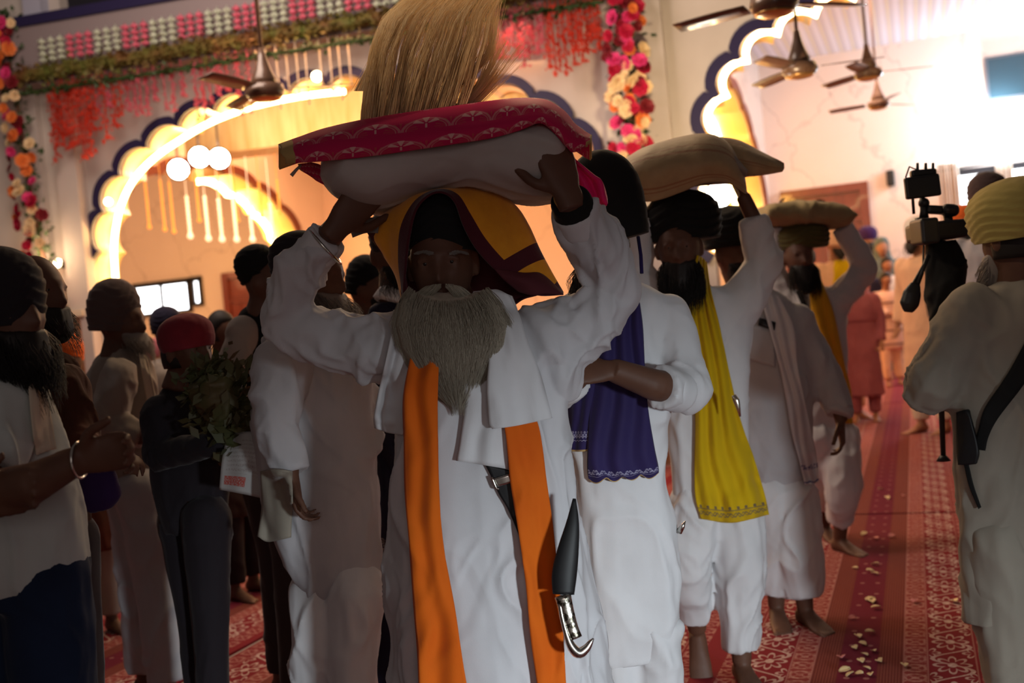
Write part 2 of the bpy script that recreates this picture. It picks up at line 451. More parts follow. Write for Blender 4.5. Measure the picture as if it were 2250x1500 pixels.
# yellow-lit reveals lining the two openings
for pts, nm in ((la, 'trim_1'), (ra, 'trim_2')):
    P = [fz(pts[0], FL)]+pts+[fz(pts[-1], FL)]
    g = G(); n = len(P); ins = .012
    cen = sum(pts, Vector())/len(pts)
    Q = [p+(fz(cen, p.z*.5+cen.z*.5)-p).normalized()*ins for p in P]
    g.band([q-AN*.03 for q in Q], [q+TH*.98 for q in Q], (cen-P[n//2]).normalized()*.004)
    struct(g, nm, reveal)
# blue scalloped moulding on the face
def moulding(pts, w, mat, nm, dep=.04):
    cen = sum(pts, Vector())/len(pts); ins = []; outs = []
    for i, p in enumerate(pts):
        t = (pts[min(i+2, len(pts)-1)]-pts[max(i-2, 0)]).normalized(); nrm = t.cross(AN)
        if nrm.dot(p-cen) < 0: nrm = -nrm
        ins.append(p+AN*.002); outs.append(p+nrm*w+AN*.002)
    struct(G().band(ins, outs, AN*dep), nm, mat)
moulding(la, .085, blue, 'trim_3'); moulding(ra, .10, blue, 'trim_4')
blue_left = [(-60, 440), (-20, 462), (15, 500), (38, 545), (52, 600)]
struct(G().band([A(*p, .03) for p in blue_left], [A(p[0]+9, p[1]-8, .03) for p in blue_left], AN*.04), 'trim_5', blue)
# led strips: things of their own
def strip(nm, pts, r, mat, label, cat='light strip', par=None):
    o = G().tube(pts, r, 6).build(nm, mat, par)
    if par is None: tag(o, label, cat)
    return o
mid = [p - AN*.20 for p in la]
def toward(pts, dist):
    cen = sum(pts, Vector())/len(pts)
    return [p+(cen-p).normalized()*dist for p in pts]
base = [A(*p) for p in L_ARCH]; sm_ = [Vector(q) for q in cr(base, 90)]
strip('led_strip', toward([p-AN*.20 for p in sm_[:38]], .035), .028, led, 'glowing warm light strip inside left side of the big left arch')
strip('led_strip', toward([p-AN*.20 for p in sm_[60:]], .02), .02, led, 'glowing warm light strip inside right side of the big left arch, by the pink bundle')
strip('led_strip', toward([p+AN*.02 for p in ra], .055), .030, ledw, 'glowing scalloped light strip edging the right arch under the fans')

# pilasters, bases, beam
def pil(x0, x1, yr, nm, proud=.14, mat=wallm, z0=.014, z1=HT):
    a, b = Az(x0, yr, 0), Az(x1, yr, 0)
    g = G(); g.prism([fz(a, z0), fz(b, z0), fz(b, z1), fz(a, z1)], AN*proud); return struct(g, nm, mat)
pil(152, 196, 450, 'wall_left_pilaster'.replace('_pilaster', ''), .16)
pil(-30, 112, 450, 'wall_side', .10)
pil(1340, 1478, 300, 'wall_middle', .16)
pil(140, 208, 690, 'trim_6', .20, M('cream_marble_band', (.75, .66, .5), .4).m, A(170, 697).z, A(170, 683).z)
pil(146, 204, 760, 'trim_7', .18, dado, .014, A(170, 697).z)
pil(1330, 1490, 760, 'trim_8', .18, dado, .014, 1.1)
zb0, zb1 = A(400, 152).z, A(400, 22).z
for (x0, x1, z0, z1, pr, nm, mt) in ((-200, 1338, zb0, zb1, .30, 'trim_9', beamm), (-200, 1338, zb1, zb1+.10, .34, 'trim_10', blue)):
    a, b = Az(x0, 150, 0), Az(x1, 150, 0)
    struct(G().prism([fz(a, z0), fz(b, z0), fz(b, z1), fz(a, z1)], AN*pr), nm, mt)
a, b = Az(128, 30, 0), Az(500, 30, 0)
struct(G().prism([fz(a, zb1+.12), fz(b, zb1+.12), fz(b, zb1+1.6), fz(a, zb1+1.6)], AN*.02), 'trim_11', dark)  # flat dark panel, the recess's shade put into its colour
a, b = Az(92, 30, 0), Az(130, 30, 0)
struct(G().prism([fz(a, zb1+.1), fz(b, zb1+.1), fz(b, zb1+1.6), fz(a, zb1+1.6)], AN*.30), 'trim_12', M('pale_blue_post_paint', (.42, .44, .56), .5).m)

# ceiling of the rear hall, side walls with arches seen at a slant
ca = A(-900, 300)-AN*.45; cb = A(3400, 300)-AN*.45
struct(G().prism([fz(ca, 5.5), fz(cb, 5.5), Vector((12, YB, 5.5)), Vector((-28, YB, 5.5))], Vector((0, 0, .12))), 'ceiling', ceilm)
def side_wall(Xc, Y0, Y1, zt, th, nm, k):
    """wall along the hall with one foliated arch; ends against the back wall"""
    cy = (Y0+Y1)/2; hw = (Y1-Y0)/2; sp = 2.3; pts = []
    n = 11*8
    for i in range(n+1):
        a = math.pi*i/n; bulge = 1+.035*abs(math.sin(math.pi*i/8))**.6
        pts.append(Vector((Xc, cy-math.cos(a)*hw*bulge, sp+(zt-sp)*math.sin(a)*bulge)))
    poly = [Vector((Xc, 11.3 if Xc > -5 else 12.4, FL)), Vector((Xc, 11.3 if Xc > -5 else 12.4, 5.5)), Vector((Xc, YB, 5.5)), Vector((Xc, YB, FL)), Vector((Xc, Y1, FL))]+pts[::-1]+[Vector((Xc, Y0, FL))]
    struct(G().prism(poly, Vector((-th, 0, 0))), nm, marble)
    P = [Vector((Xc, Y0, FL))]+pts+[Vector((Xc, Y1, FL))]
    cen = Vector((Xc, cy, 2.2)); inn = [p+(cen-p).normalized()*.012 for p in P]
    struct(G().band([p+Vector((-.02, 0, 0)) for p in inn], [p+Vector((-th+.02, 0, 0)) for p in inn], Vector((0, 0, .003))), 'trim_%d' % (13+2*k), reveal)
    out = [p+(p-cen).normalized()*.16 for p in P]
    struct(G().band([p+Vector((.002, 0, 0)) for p in P], [p+Vector((.002, 0, 0)) for p in out], Vector((.05, 0, 0))), 'trim_%d' % (14+2*k), maroontrim)
    return P, cen
P, cen = side_wall(-2.30, 12.3, 19.25, 4.50, .60, 'wall_right', 0)
nP = len(P)
strip('led_strip', [p+(cen-p).normalized()*.05+Vector((-.48, 0, 0)) for p in P[nP//2-4:-1]]+[Vector((-2.78, 19.2, .5))], .035, led, 'glowing light strip deep inside the narrow side arch behind the beige bundle')
P, cen = side_wall(-11.3, 12.9, 19.3, 4.46, .75, 'wall_far', 1)
strip('led_strip', [p+(cen-p).normalized()*.05+Vector((-.55, 0, 0)) for p in P[nP//2+4:-1]]+[Vector((-11.85, 19.25, .4))], .06, led, 'glowing curved light strip of the far arch left of the raised sleeve')
for (x, y, zz, nm) in ((-2.75, 17.5, 3.2, 0), (-2.75, 14.5, 3.4, 0), (-11.9, 17.5, 3.4, 0)):
    lamp('arch_reveal_fill', 'POINT', (x+.2, y, zz), 60, (1, .52, .10), .2)  # unseen point lights added to brighten the side arch reveals

# lit yellow soffit beam in the rear hall behind the left arch
p1, p2 = at(400, 262, 12.6), at(1290, 205, 11.6)
zs = (p1.z+p2.z)/2
bm_ = [Vector((p1.x, p1.y, zs)), Vector((p2.x, p2.y, zs))]
struct(G().prism([bm_[0]+Z*-.28, bm_[1]+Z*-.28, bm_[1]+Z*.55, bm_[0]+Z*.55], -AN*.5), 'trim_20', M('light_streaked_beam_paint', (.80, .62, .38), .5).vary((.85, .70, .46), (.70, .42, .18), 4, 3, stretch=(3, 3, .3)).m)  # vertical light streaks put into the beam's colour
lamp('beam_wash_fill', 'AREA', tuple((bm_[0]+bm_[1])*.5+AN*.9+Z*-.25), 26, (1, .68, .34), 3.4, tuple((bm_[0]+bm_[1])*.5+Z*.2), sy=.15)  # unseen area light added to wash the front of the beam

# doors, windows on the back wall
def B(px, py, off=0): return on_plane(px, py, Vector((0, YB-off, 0)), YV)
def door(name, x0, x1, zt, label=None):
    r = bpy.data.objects.new(name, None); COL.objects.link(r); r.location = ((x0+x1)/2, YB, 0); r['kind'] = 'structure'
    bpy.context.view_layer.update(); w = .14
    g = G(); c = (x0+x1)/2
    g.box((x0+w/2, YB-.06, zt/2), w, .12, zt); g.box((x1-w/2, YB-.06, zt/2), w, .12, zt); g.box((c, YB-.06, zt-w/2), x1-x0-2*w-.002, .12, w); g.box((c, YB-.05, zt-.62), x1-x0-2*w-.002, .08, .08)
    g.build('door_frame', wood, r, False)
    for s in (-1, 1):
        lw = (x1-x0-2*w)/2; cx = c+s*lw/2; g = G(); g.box((cx, YB-.03, (zt-.66)/2), lw-.02, .05, zt-.68)
        for k in (.2, .52, .82):
            g.box((cx, YB-.07, (zt-.66)*k), lw*.62, .04, (zt-.66)*.22)
        g.build('door_leaf', wood, r, False)
    G().box((c, YB-.03, zt-.36), x1-x0-2*w, .04, .42).build('transom_panel', wood, r, False)
    return r
pa, pb = B(1715, 430), B(1906, 396)
door('door_1', pa.x, pb.x, 3.22)
pa, pb = B(492, 600), B(560, 590); door('door_2', pa.x, pb.x, 2.96)
alu = M('dark_window_frame', (.03, .03, .035), .4).m
curt = M('beige_striped_curtain', (.5, .42, .34), .8)
x_, y_, z_ = curt.coord(); curt.color(curt.mixc((x_*14.0).fr().lt(.35), (.62, .54, .46), (.40, .27, .18))); curtm = curt.m
def window(name, x0, x1, z0, z1, cols):
    r = bpy.data.objects.new(name, None); COL.objects.link(r); r.location = ((x0+x1)/2, YB, z0); r['kind'] = 'structure'
    bpy.context.view_layer.update(); g = G(); w = .07
    g.box(((x0+x1)/2, YB-.04, z0), x1-x0+w, .08, w); g.box(((x0+x1)/2, YB-.04, z1), x1-x0+w, .08, w*1.6)
    for k in range(cols+1): g.box((x0+(x1-x0)*k/cols, YB-.04, (z0+z1)/2), w, .08, z1-z0)
    g.build('window_frame', alu, r, False)
    for k in range(cols):
        a = x0+(x1-x0)*k/cols; b = x0+(x1-x0)*(k+1)/cols
        G().box(((a+b)/2, YB-.02, (z0+z1)/2), b-a-w, .02, z1-z0-w).build('pane', daylight, r, False)
    return r
window('window_1', B(300, 650).x, B(419, 650).x, B(360, 688).z, B(360, 622).z, 2)
window('window_2', B(428, 640).x, B(444, 640).x, B(436, 668).z, B(436, 612).z, 1)
window('window_3', B(2095, 400).x, 3.4, 1.6, B(2150, 375).z, 4)
def curtain(x0, x1, z0, z1, label):
    rows = []
    for i in range(8):
        z = z0+(z1-z0)*i/7
        rows.append([Vector((x0+(x1-x0)*j/40, YB-.22+.04*math.sin(j*1.1), z)) for j in range(41)])
    o = grid('curtain', rows, curtm, None, .01); tag(o, label, 'curtain')
curtain(B(2062, 400).x, B(2106, 400).x, .9, B(2080, 362).z, 'beige striped curtain left of the window, behind the video camera')
curtain(B(2186, 380).x, B(2222, 380).x, 1.6, B(2200, 346).z, 'narrow beige curtain hanging between the window panes')
o = G().tube([B(2055, 378, .2), B(2250, 345, .2), Vector((3.6, YB-.2, 3.35))], .02, 8).build('curtain_rail', alu); tag(o, 'thin dark curtain rail above the right window', 'curtain rail')
pc = B(1957, 392); g = G().box((pc.x, YB-.08, pc.z), .13, .16, .27); r = g.build('wall_speaker', M('black_speaker_box', (.02, .02, .02), .5).m, None, False); bv = r.modifiers.new('b', 'BEVEL'); bv.width = .03; bv.segments = 3
tag(r, 'small black loudspeaker on the pink wall beside the door', 'speaker')
pc = B(2225, 168)
r = empty('wall_screen', (pc.x+.1, YB, pc.z), 'dark flat screen high on the wall at right', 'screen')
G().box((pc.x+.1, YB-.05, pc.z), 1.02, .1, .72).build('screen_case', M('grey_screen_case', (.10, .11, .13), .4).m, r, False)
G().box((pc.x+.1, YB-.105, pc.z), .94, .01, .64).build('screen_glass', M('dark_screen_glass', (.03, .06, .08), .15, spec=.6).m, r, False)
# flood lamps
def flood(P, fdir, label, rad=.09, mat=bulb, watts=0, color=(1, .9, .75)):
    r = empty('flood_lamp', P, label, 'lamp'); f = Vector(fdir).normalized()
    g = G().tube([P-f*.12, P-f*.02, P], [rad*.7, rad*1.1, rad*1.15], 16); g.build('lamp_housing', fanm, r)
    G().tube([P, P+f*.02], [rad, rad*.9], 16).build('lamp_glass', mat, r)
    if watts: lamp('flood_light', 'POINT', tuple(P+f*.25), watts, color, .12)
cam_dir = lambda P: (CAM-P)
for (x, y, dz_, lb) in ((392, 372, 12.2, 'leftmost of three dazzling white lamps under the left arch'), (438, 345, 12.2, 'middle one of three dazzling lamps under the left arch'), (482, 348, 12.2, 'rightmost of three dazzling lamps under the left arch')):
    P = at(x, y, dz_); flood(P, cam_dir(P), lb, .11)
    o = G().tube([P+Z*.1, P+Z*.85], .012, 6).build('lamp_rod', fanm); o.parent = bpy.data.objects[[k.name for k in COL.objects if k.name.startswith('flood_lamp')][-1]]
    o.data.transform(Matrix.Translation(-world_loc(o.parent)))
P = at(1580, 428, 8.9); flood(P, cam_dir(P), 'dazzling lamp shining between the beige bundle and a raised arm', .10)
P = B(2190, 265, .13); flood(P, (0, -1, 0), 'dazzling white lamp on the wall under the dark screen', .12, M('lit_white_flood', (1, 1, 1), emit=(.85, .95, 1), estr=70).m, 190, (.80, .92, 1))
P = A(238, 443, .12); flood(P, cam_dir(P), 'small lit bulb on the left side of the arch', .04, bulbw)
P = A(128, 578, .14); flood(P, (0, -1, .2), 'small lit bulb low on the left flower garland', .045, bulbw, 12, (1, .7, .4))
P = A(696, 168, .3); flood(P, cam_dir(P), 'small glowing amber lamp hanging above the left arch', .05, bulbw)

# ------------------------------------------------------------------ carpets
def carp(y0, y1, nm, label):
    for i, (a, b) in enumerate([(-12.075, -7.595), (-7.555, -3.115), (-3.075, 1.365), (1.405, 5.845)]):
        g = G(); g.box(((a+b)/2, (y0+y1)/2, .006), b-a, y1-y0, .012)
        o = g.build('carpet', carpet, None, False); tag(o, ('far left', 'left', 'middle', 'right')[i]+label, 'carpet')
        o.data.transform(Matrix.Translation((0, 0, 0)))
carp(.6, 7.13, 'near', ' red patterned runner carpet of the nearest row on the floor')
carp(7.17, 13.74, 'mid', ' red patterned carpet of the second row on the floor')
carp(13.78, 19.6, 'far', ' red patterned carpet of the farthest row by the back wall')

# petals on the carpet
pet = G()
for i in range(7):
    a = i/6*math.pi; 
R_ = []
for i in range(5):
    s = i/4; w = .018*math.sin(math.pi*(.12+.8*s)); R_.append([Vector((w*(j-2)/2, (s-.5)*.045, .006+.006*((j-2)/2)**2+.004*math.sin(s*3))) for j in range(5)])
petm = [M('cream_petal', (.68, .55, .30), .6).m, M('pink_petal', (.55, .20, .20), .6).m]
protos = []
for mt_ in petm:
    o = grid('petal', R_, mt_, None, .0012); protos.append(o)
spots = [(1905, 1478), (1893, 1462), (1921, 1440), (1900, 1448), (1934, 1462), (1870, 1492), (1858, 1484), (1896, 1424), (1880, 1432), (1912, 1398), (1926, 1344), (1917, 1330), (1908, 1325), (1922, 1268), (1912, 1262), (1924, 1247), (1914, 1326), (1886, 1408), (1874, 1366), (1988, 1472), (2100, 1330), (1960, 1185), (1950, 1100), (1935, 1080), (1985, 1095), (2170, 1462), (2190, 1470), (2010, 1330), (1880, 1255), (1900, 1180), (1925, 1190), (1890, 1490), (1915, 1492), (1850, 1455)]
for i, (x, y) in enumerate(spots):
    k = 0 if i < 18 or i % 3 else 1; p = on_floor(x, y)
    o = protos[k].copy(); COL.objects.link(o); o.location = (p.x, p.y, .014); o.rotation_euler = (random.uniform(-.3, .3), random.uniform(-.3, .3), random.uniform(0, 6.28)); s = random.uniform(.65, 1.05); o.scale = (s, s, s)
    tag(o, 'cream flower petal fallen on the red carpet' if k == 0 else 'pink flower petal fallen on the red carpet', 'petal', 'cream petals strewn on the carpet' if k == 0 else 'pink petals strewn on the carpet')
for o in protos: bpy.data.objects.remove(o)

# ------------------------------------------------------------------ flower garlands
def flower_mesh(name, mat, r=.05, seed=0):
    rnd = random.Random(seed); g = G()
    for L in range(3):
        n = (7, 6, 4)[L]; rr = r*(1, .72, .42)[L]; up_ = (.12, .45, .9)[L]
        for i in range(n):
            a = 2*math.pi*(i+.4*L)/n+rnd.uniform(-.15, .15); dx = Vector((math.cos(a), math.sin(a), 0)); sd = Vector((-dx.y, dx.x, 0)); w = rr*.55
            V = [dx*rr*.1, dx*rr*.6+sd*w+Z*rr*up_*.5, dx*rr+sd*w*.4+Z*rr*up_, dx*rr-sd*w*.4+Z*rr*up_, dx*rr*.6-sd*w+Z*rr*up_*.5, dx*rr*.55+Z*rr*up_*.3]
            g.add(V, [(0, 1, 5), (1, 2, 5), (2, 3, 5), (3, 4, 5), (4, 0, 5)])
    g.ball((0, 0, r*.2), r*.2, n=6)
    me = mesh_from(name, g.V, g.F, False); me.materials.append(mat); return me
fcol = {'crimson': (.50, .01, .05), 'pink': (.75, .05, .22), 'cream': (.85, .66, .38), 'orange': (.80, .22, .05), 'darkred': (.20, .012, .02)}
fmesh = {k: flower_mesh('flower_'+k, M(k+'_petal', v, .6).m, .055, i) for i, (k, v) in enumerate(fcol.items())}
leafm = M('dark_green_leaf', (.035, .07, .02), .5).m; stringm = M('brown_garland_cord', (.10, .05, .03), .8).m
def leaf_cloud(name, pts, rad, n, mat, parent, size=.05, flat=1.0):
    g = G(); pp = cr(pts, 60)
    for i in range(n):
        p = Vector(pp[random.randrange(60)])+Vector((random.gauss(0, rad), random.gauss(0, rad*.5*flat), random.gauss(0, rad*.6)))
        d1 = Vector((random.gauss(0, 1), random.gauss(0, 1), random.gauss(0, 1))).normalized(); d2 = d1.orthogonal().normalized(); s = size*random.uniform(.6, 1.3)
        g.add([p, p+d1*s*.5+d2*s*.3, p+d1*s, p+d1*s*.5-d2*s*.3], [(0, 1, 2, 3)])
    o = g.build(name, mat, parent, False); return o
def garland(path, w, n, label):
    P = [Vector(p) for p in cr(path, 60)]
    r = empty('flower_garland', P[0]-Z*.0, label, 'garland')
    G().tube(P[::3], .02, 6).build('cord', stringm, r)
    lf = leaf_cloud('leaves', P, w*.45, 420, leafm, r, .07); lf['kind'] = 'stuff'
    base = world_loc(r); keys = list(fmesh)
    for i in range(n):
        t = (i+random.random())/n*59; k = int(t); p = P[k].lerp(P[min(k+1, 59)], t-k)
        a = random.uniform(-1, 1); off = AT*(a*w)+AN*(.05+.10*math.sqrt(1-a*a)+random.uniform(-.03, .03))+Z*random.uniform(-.03, .03)
        low = t/59
        kk = random.choices(keys, (3, 2.2, 1.2+3*low, 1.2+1.5*low, 2.2-1.8*low))[0]
        o = bpy.data.objects.new(kk.replace('darkred', 'dark_red')+'_flower', fmesh[kk]); COL.objects.link(o); o.parent = r; o.location = p+off-base
        q = (AN+AT*a*.6+Vector((random.gauss(0, .3), random.gauss(0, .3), random.gauss(0, .3)))).to_track_quat('Z', 'Y'); o.rotation_euler = q.to_euler(); s = random.uniform(.8, 1.35); o.scale = (s, s, s)
    return r
for (lab, pth, w) in (('long red and cream flower garland hanging down the left pilaster', [(14, 40, .3), (25, 150, .3), (50, 300, .3), (70, 440, .3), (95, 560, .3), (118, 660, .3), (125, 760, .3)], .16),
                      ('long crimson and cream flower garland hanging on the pilaster between the arches', [(1358, -40, .3), (1372, 90, .3), (1385, 200, .3), (1390, 300, .3), (1398, 420, .3)], .17)):
    garland([tuple(A(*p)) for p in pth], w, 100, lab)

# valance of short blossom strings, leafy band, streamers
def string_mesh(name, mat, L, r, n=4, twist=0):
    g = G()
    for i in range(n):
        z = -L*(i+.5)/n
        g.ball((0, 0, z), r*(1 if i % 2 == 0 else .8), None, L/n*.46, n=8)
        for k in range(5):
            a = k*1.257+i*.6; g.ball((r*.8*math.cos(a), r*.8*math.sin(a), z+r*.2*math.sin(k*3)), r*.45, n=5)
    g.tube([(0, 0, .02), (0, 0, -L)], .004, 4)
    me = mesh_from(name, g.V, g.F); me.materials.append(mat); return me
wv_ = string_mesh('white_blossom_string', M('greenish_white_blossom', (.60, .66, .52), .7).m, .24, .034, 4)
pv_ = string_mesh('pink_blossom_string', M('pink_blossom', (.75, .16, .24), .7).m, .24, .034, 4)
vz = zb0+.40
rv = empty('flower_valance', A(400, 110, .4), 'valance of short white and pink blossom strings along the beam', 'flower valance')
bs = world_loc(rv); xs = 92; i = 0
while xs < 1330:
    p = A(xs, 100, .40); p.z = vz
    o = bpy.data.objects.new(('white', 'pink')[(i//3) % 2]+'_blossom_string', (wv_, pv_)[(i//3) % 2]); COL.objects.link(o); o.parent = rv; o.location = p-bs
    o.rotation_euler.z = i; xs += 20.7; i += 1
def belt(z, label, mat, w=.06, n=2600):
    pts = [tuple(Az(x, 100, z, .40)) for x in (60, 400, 800, 1335)]
    g_par = None; o = leaf_cloud('leafy_garland', pts, w, n, mat, None, .07, .6)
    o.data.materials.clear(); o.data.materials.append(mat); return o
# leafy band with a cord
for zz, lab, mt_ in ((zb0+.08, 'broad olive leafy band running along the beam below the blossom valance', M('olive_leaf', (.11, .14, .03), .6).vary((.12, .16, .03), (.20, .07, .03), 4).m), (zb0-.10, 'thin dark leafy cord along the underside of the beam', leafm)):
    Pp = [Az(x, 100, zz, .38) for x in np.linspace(30, 1336, 40)]
    g = G().tube(Pp, .055 if zz > zb0 else .02, 8)
    for i in range(2600 if zz > zb0 else 500):
        k = random.random()*38.9; p = Pp[int(k)].lerp(Pp[int(k)+1], k % 1)+Vector((0, random.gauss(0, .02), random.gauss(0, .05 if zz > zb0 else .02)))+AN*.03
        d1 = Vector((random.gauss(0, 1), random.gauss(0, 1), random.gauss(0, .6))).normalized(); d2 = d1.orthogonal().normalized(); s = .06*random.uniform(.6, 1.3)
        g.add([p, p+d1*s*.5+d2*s*.3, p+d1*s, p+d1*s*.5-d2*s*.3], [(0, 1, 2, 3)])
    o = g.build('leafy_garland', mt_, None, False); tag(o, lab, 'garland')
ORD = ['leftmost', 'second', 'third', 'fourth', 'fifth', 'sixth', 'seventh', 'eighth', 'ninth', 'tenth', 'eleventh', 'twelfth', 'thirteenth', 'fourteenth', 'fifteenth', 'sixteenth', 'seventeenth']
def ordn(i, n): return 'leftmost of its row' if i == 0 else 'rightmost of its row' if i == n-1 else ORD[i]+' from the left'
def streamer_mesh(name, mat, L, w, seed):
    rnd = random.Random(seed); g = G(); g.tube([(0, 0, .05), (.01, 0, -L*.5), (0, 0, -L)], .006, 4)
    for i in range(int(L*105)):
        z = -rnd.random()*L; p = Vector((rnd.gauss(0, w), rnd.gauss(0, w*.6), z)); d1 = Vector((rnd.gauss(0, .5), rnd.gauss(0, .5), -1)).normalized(); d2 = Vector((1, rnd.gauss(0, .6), 0)).normalized(); s = .05*rnd.uniform(.5, 1.3)
        g.add([p, p+d1*s*.5+d2*s*.3, p+d1*s, p+d1*s*.5-d2*s*.3], [(0, 1, 2, 3)])
    me = mesh_from(name, g.V, g.F, False); me.materials.append(mat); return me
red_s = M('red_orange_streamer_petal', (.62, .05, .025), .7).translucent(.3, (.8, .08, .03)).m
pink_s = M('dusty_pink_streamer_petal', (.62, .12, .17), .7).translucent(.3, (.6, .12, .18)).m
def streamers(rng, mat, nm, lab, grp, lens, w=.022):
    ms = [streamer_mesh(nm+'_m', mat, L, w, i) for i, L in enumerate(lens)]
    rng = list(rng)
    for i, x in enumerate(rng):
        p = Az(x, 100, zb0-.05, .34+.04*math.sin(i*2.1)); o = bpy.data.objects.new('flower_streamer', random.choice(ms)); COL.objects.link(o); o.location = p; o.rotation_euler.z = random.uniform(-.8, .8)
        tag(o, lab+', '+ordn(i, len(rng)), 'flower streamer', grp)
streamers([98, 106, 112, 120, 127, 136, 143, 152, 160, 168, 176, 186, 194, 216, 236, 252], red_s, 'red', 'ragged red flower streamer at the left end of the beam', 'red streamers at the left end of the beam', (.5, .62, .75, .4), .03)
streamers([205, 226, 268, 285, 297, 312, 330, 352, 370, 392, 420, 436, 452, 470, 490, 515, 540], pink_s, 'pink', 'thin dusty pink flower streamer hanging above the left arch', 'pink streamers above the left arch', (.3, .42, .55, .36), .014)
streamers([1205, 1216, 1228, 1240, 1250, 1260, 1268, 1279, 1290, 1300, 1309, 1318], red_s, 'red_r', 'bright red flower streamer at the right end of the beam', 'red streamers at the right end of the beam', (.45, .55, .62, .35), .024)
streamers([1080, 1094, 1106, 1118, 1128, 1138, 1150, 1162, 1172, 1184, 1194], pink_s, 'pink_r', 'dusty pink flower streamer hanging right of the white whisk', 'pink streamers beside the whisk', (.4, .5, .3), .028)
# thin white cords under the beam
cordm = M('white_bead_cord', (.80, .66, .50), .5).m
for i, x in enumerate([560, 582, 604, 626, 648, 668, 700, 722, 742, 764]):
    p = Az(x, 100, zb0+.02, .3); o = G().tube([p, p-Z*.28, p-Z*(.50+.06*(i % 3))], .008, 6).build('hanging_beads', cordm); tag(o, 'thin pale bead string above the left arch beside the fan, '+ordn(i, 10), 'bead string', 'pale bead strings above the left arch')
# hanging light strings under the left arch
beadw = M('lit_bead_white', (.9, .8, .7), emit=(1, .66, .38), estr=1.2).m; beado = M('amber_bead', (.9, .4, .08), emit=(1, .40, .07), estr=.9).m
def beadstring(i, n, x, y0, y1, mat, lab, grp, z=12.4, r=.024):
    lab = lab+', '+ordn(i, n)
    a, b = at(x, y0, z), at(x+10, y1, z); a = Vector((b.x, b.y, a.z)); g = G()
    n = max(4, int((a.z-b.z)/.045))
    for i in range(n): g.ball(a.lerp(b, (i+.5)/n), r, None, .026, n=6)
    g.ball(b-Z*.02, r*1.5, n=8); g.tube([a+Z*.5, b], .004, 4)
    o = g.build('bead_string', mat); tag(o, lab, 'bead string', grp)
for i_, (x, a, b) in enumerate(((408, 430, 515), (448, 430, 520), (478, 436, 522), (510, 434, 522), (545, 440, 522), (590, 445, 520))):
    beadstring(i_, 6, x, a, b, beadw, 'lit white bead string hanging under the left arch', 'white bead strings under the left arch')
for i_, (x, a, b) in enumerate(((318, 400, 495), (352, 395, 500), (372, 400, 505), (428, 380, 480), (475, 380, 478), (512, 385, 480), (565, 400, 470), (605, 395, 465))):
    beadstring(i_, 8, x, a, b, beado, 'amber bead string hanging under the left arch', 'amber bead strings under the left arch', 12.9, .018)

# ------------------------------------------------------------------ ceiling fans
def fan(px, py, z, rot, label, top=5.5, R=.62, tilt=0, blades=3, rodr=.014):
    P = at(px, py, z); r = empty('ceiling_fan', P, label, 'ceiling fan')
    G().tube([P+Z*.18, Vector((P.x, P.y, top))], rodr, 8).build('downrod', fanm, r)
    g = G(); prof = [(-.01, .080), (.02, .088), (.08, .062), (.16, .036), (.24, .020)]
    g.loft([[P+Vector((rr*math.cos(2*math.pi*k/16), rr*math.sin(2*math.pi*k/16), h+.05)) for k in range(16)] for h, rr in prof]).build('canopy', fanm, r)
    prof = [(-.07, .05), (-.06, .11), (-.02, .14), (.03, .13), (.05, .06)]
    g = G().loft([[P+Vector((rr*math.cos(2*math.pi*k/20), rr*math.sin(2*math.pi*k/20), h)) for k in range(20)] for h, rr in prof]); g.build('motor', fanm, r)
    G().loft([[P+Vector((rr*math.cos(2*math.pi*k/20), rr*math.sin(2*math.pi*k/20), h)) for k in range(20)] for h, rr in ((-.078, .05), (-.068, .095), (-.058, .115), (-.052, .05))]).build('motor_band', fangold, r)
    for k in range(blades):
        a = rot+2*math.pi*k/blades; dx = Vector((math.cos(a), math.sin(a), 0)); sd = Vector((-dx.y, dx.x, 0)); rows = []
        for i in range(9):
            s = i/8; w = .055+.02*math.sin(s*3); rows.append([P+dx*(.16+(R-.16)*s)+sd*(w*(j-1))+Z*(.012*(j-1)+.0) for j in range(3)])
        grid('fan_blade', rows, fanm, r, .006)
fan(1757, 150, 8.4, .15, 'nearer of the bronze ceiling fans under the right arch, hanging lowest at left')
fan(1908, 160, 11.0, .30, 'middle bronze ceiling fan of the row under the right arch')
fan(1930, 228, 14.0, .9, 'farthest and smallest bronze ceiling fan of the row near the back wall')
fan(1700, 6, 6.2, 2.85, 'bronze ceiling fan cut by the top edge of the photograph', 7.0)
fan(582, 198, 7.6, .45, 'dark ceiling fan hanging in front of the left arch', 7.0, .62)
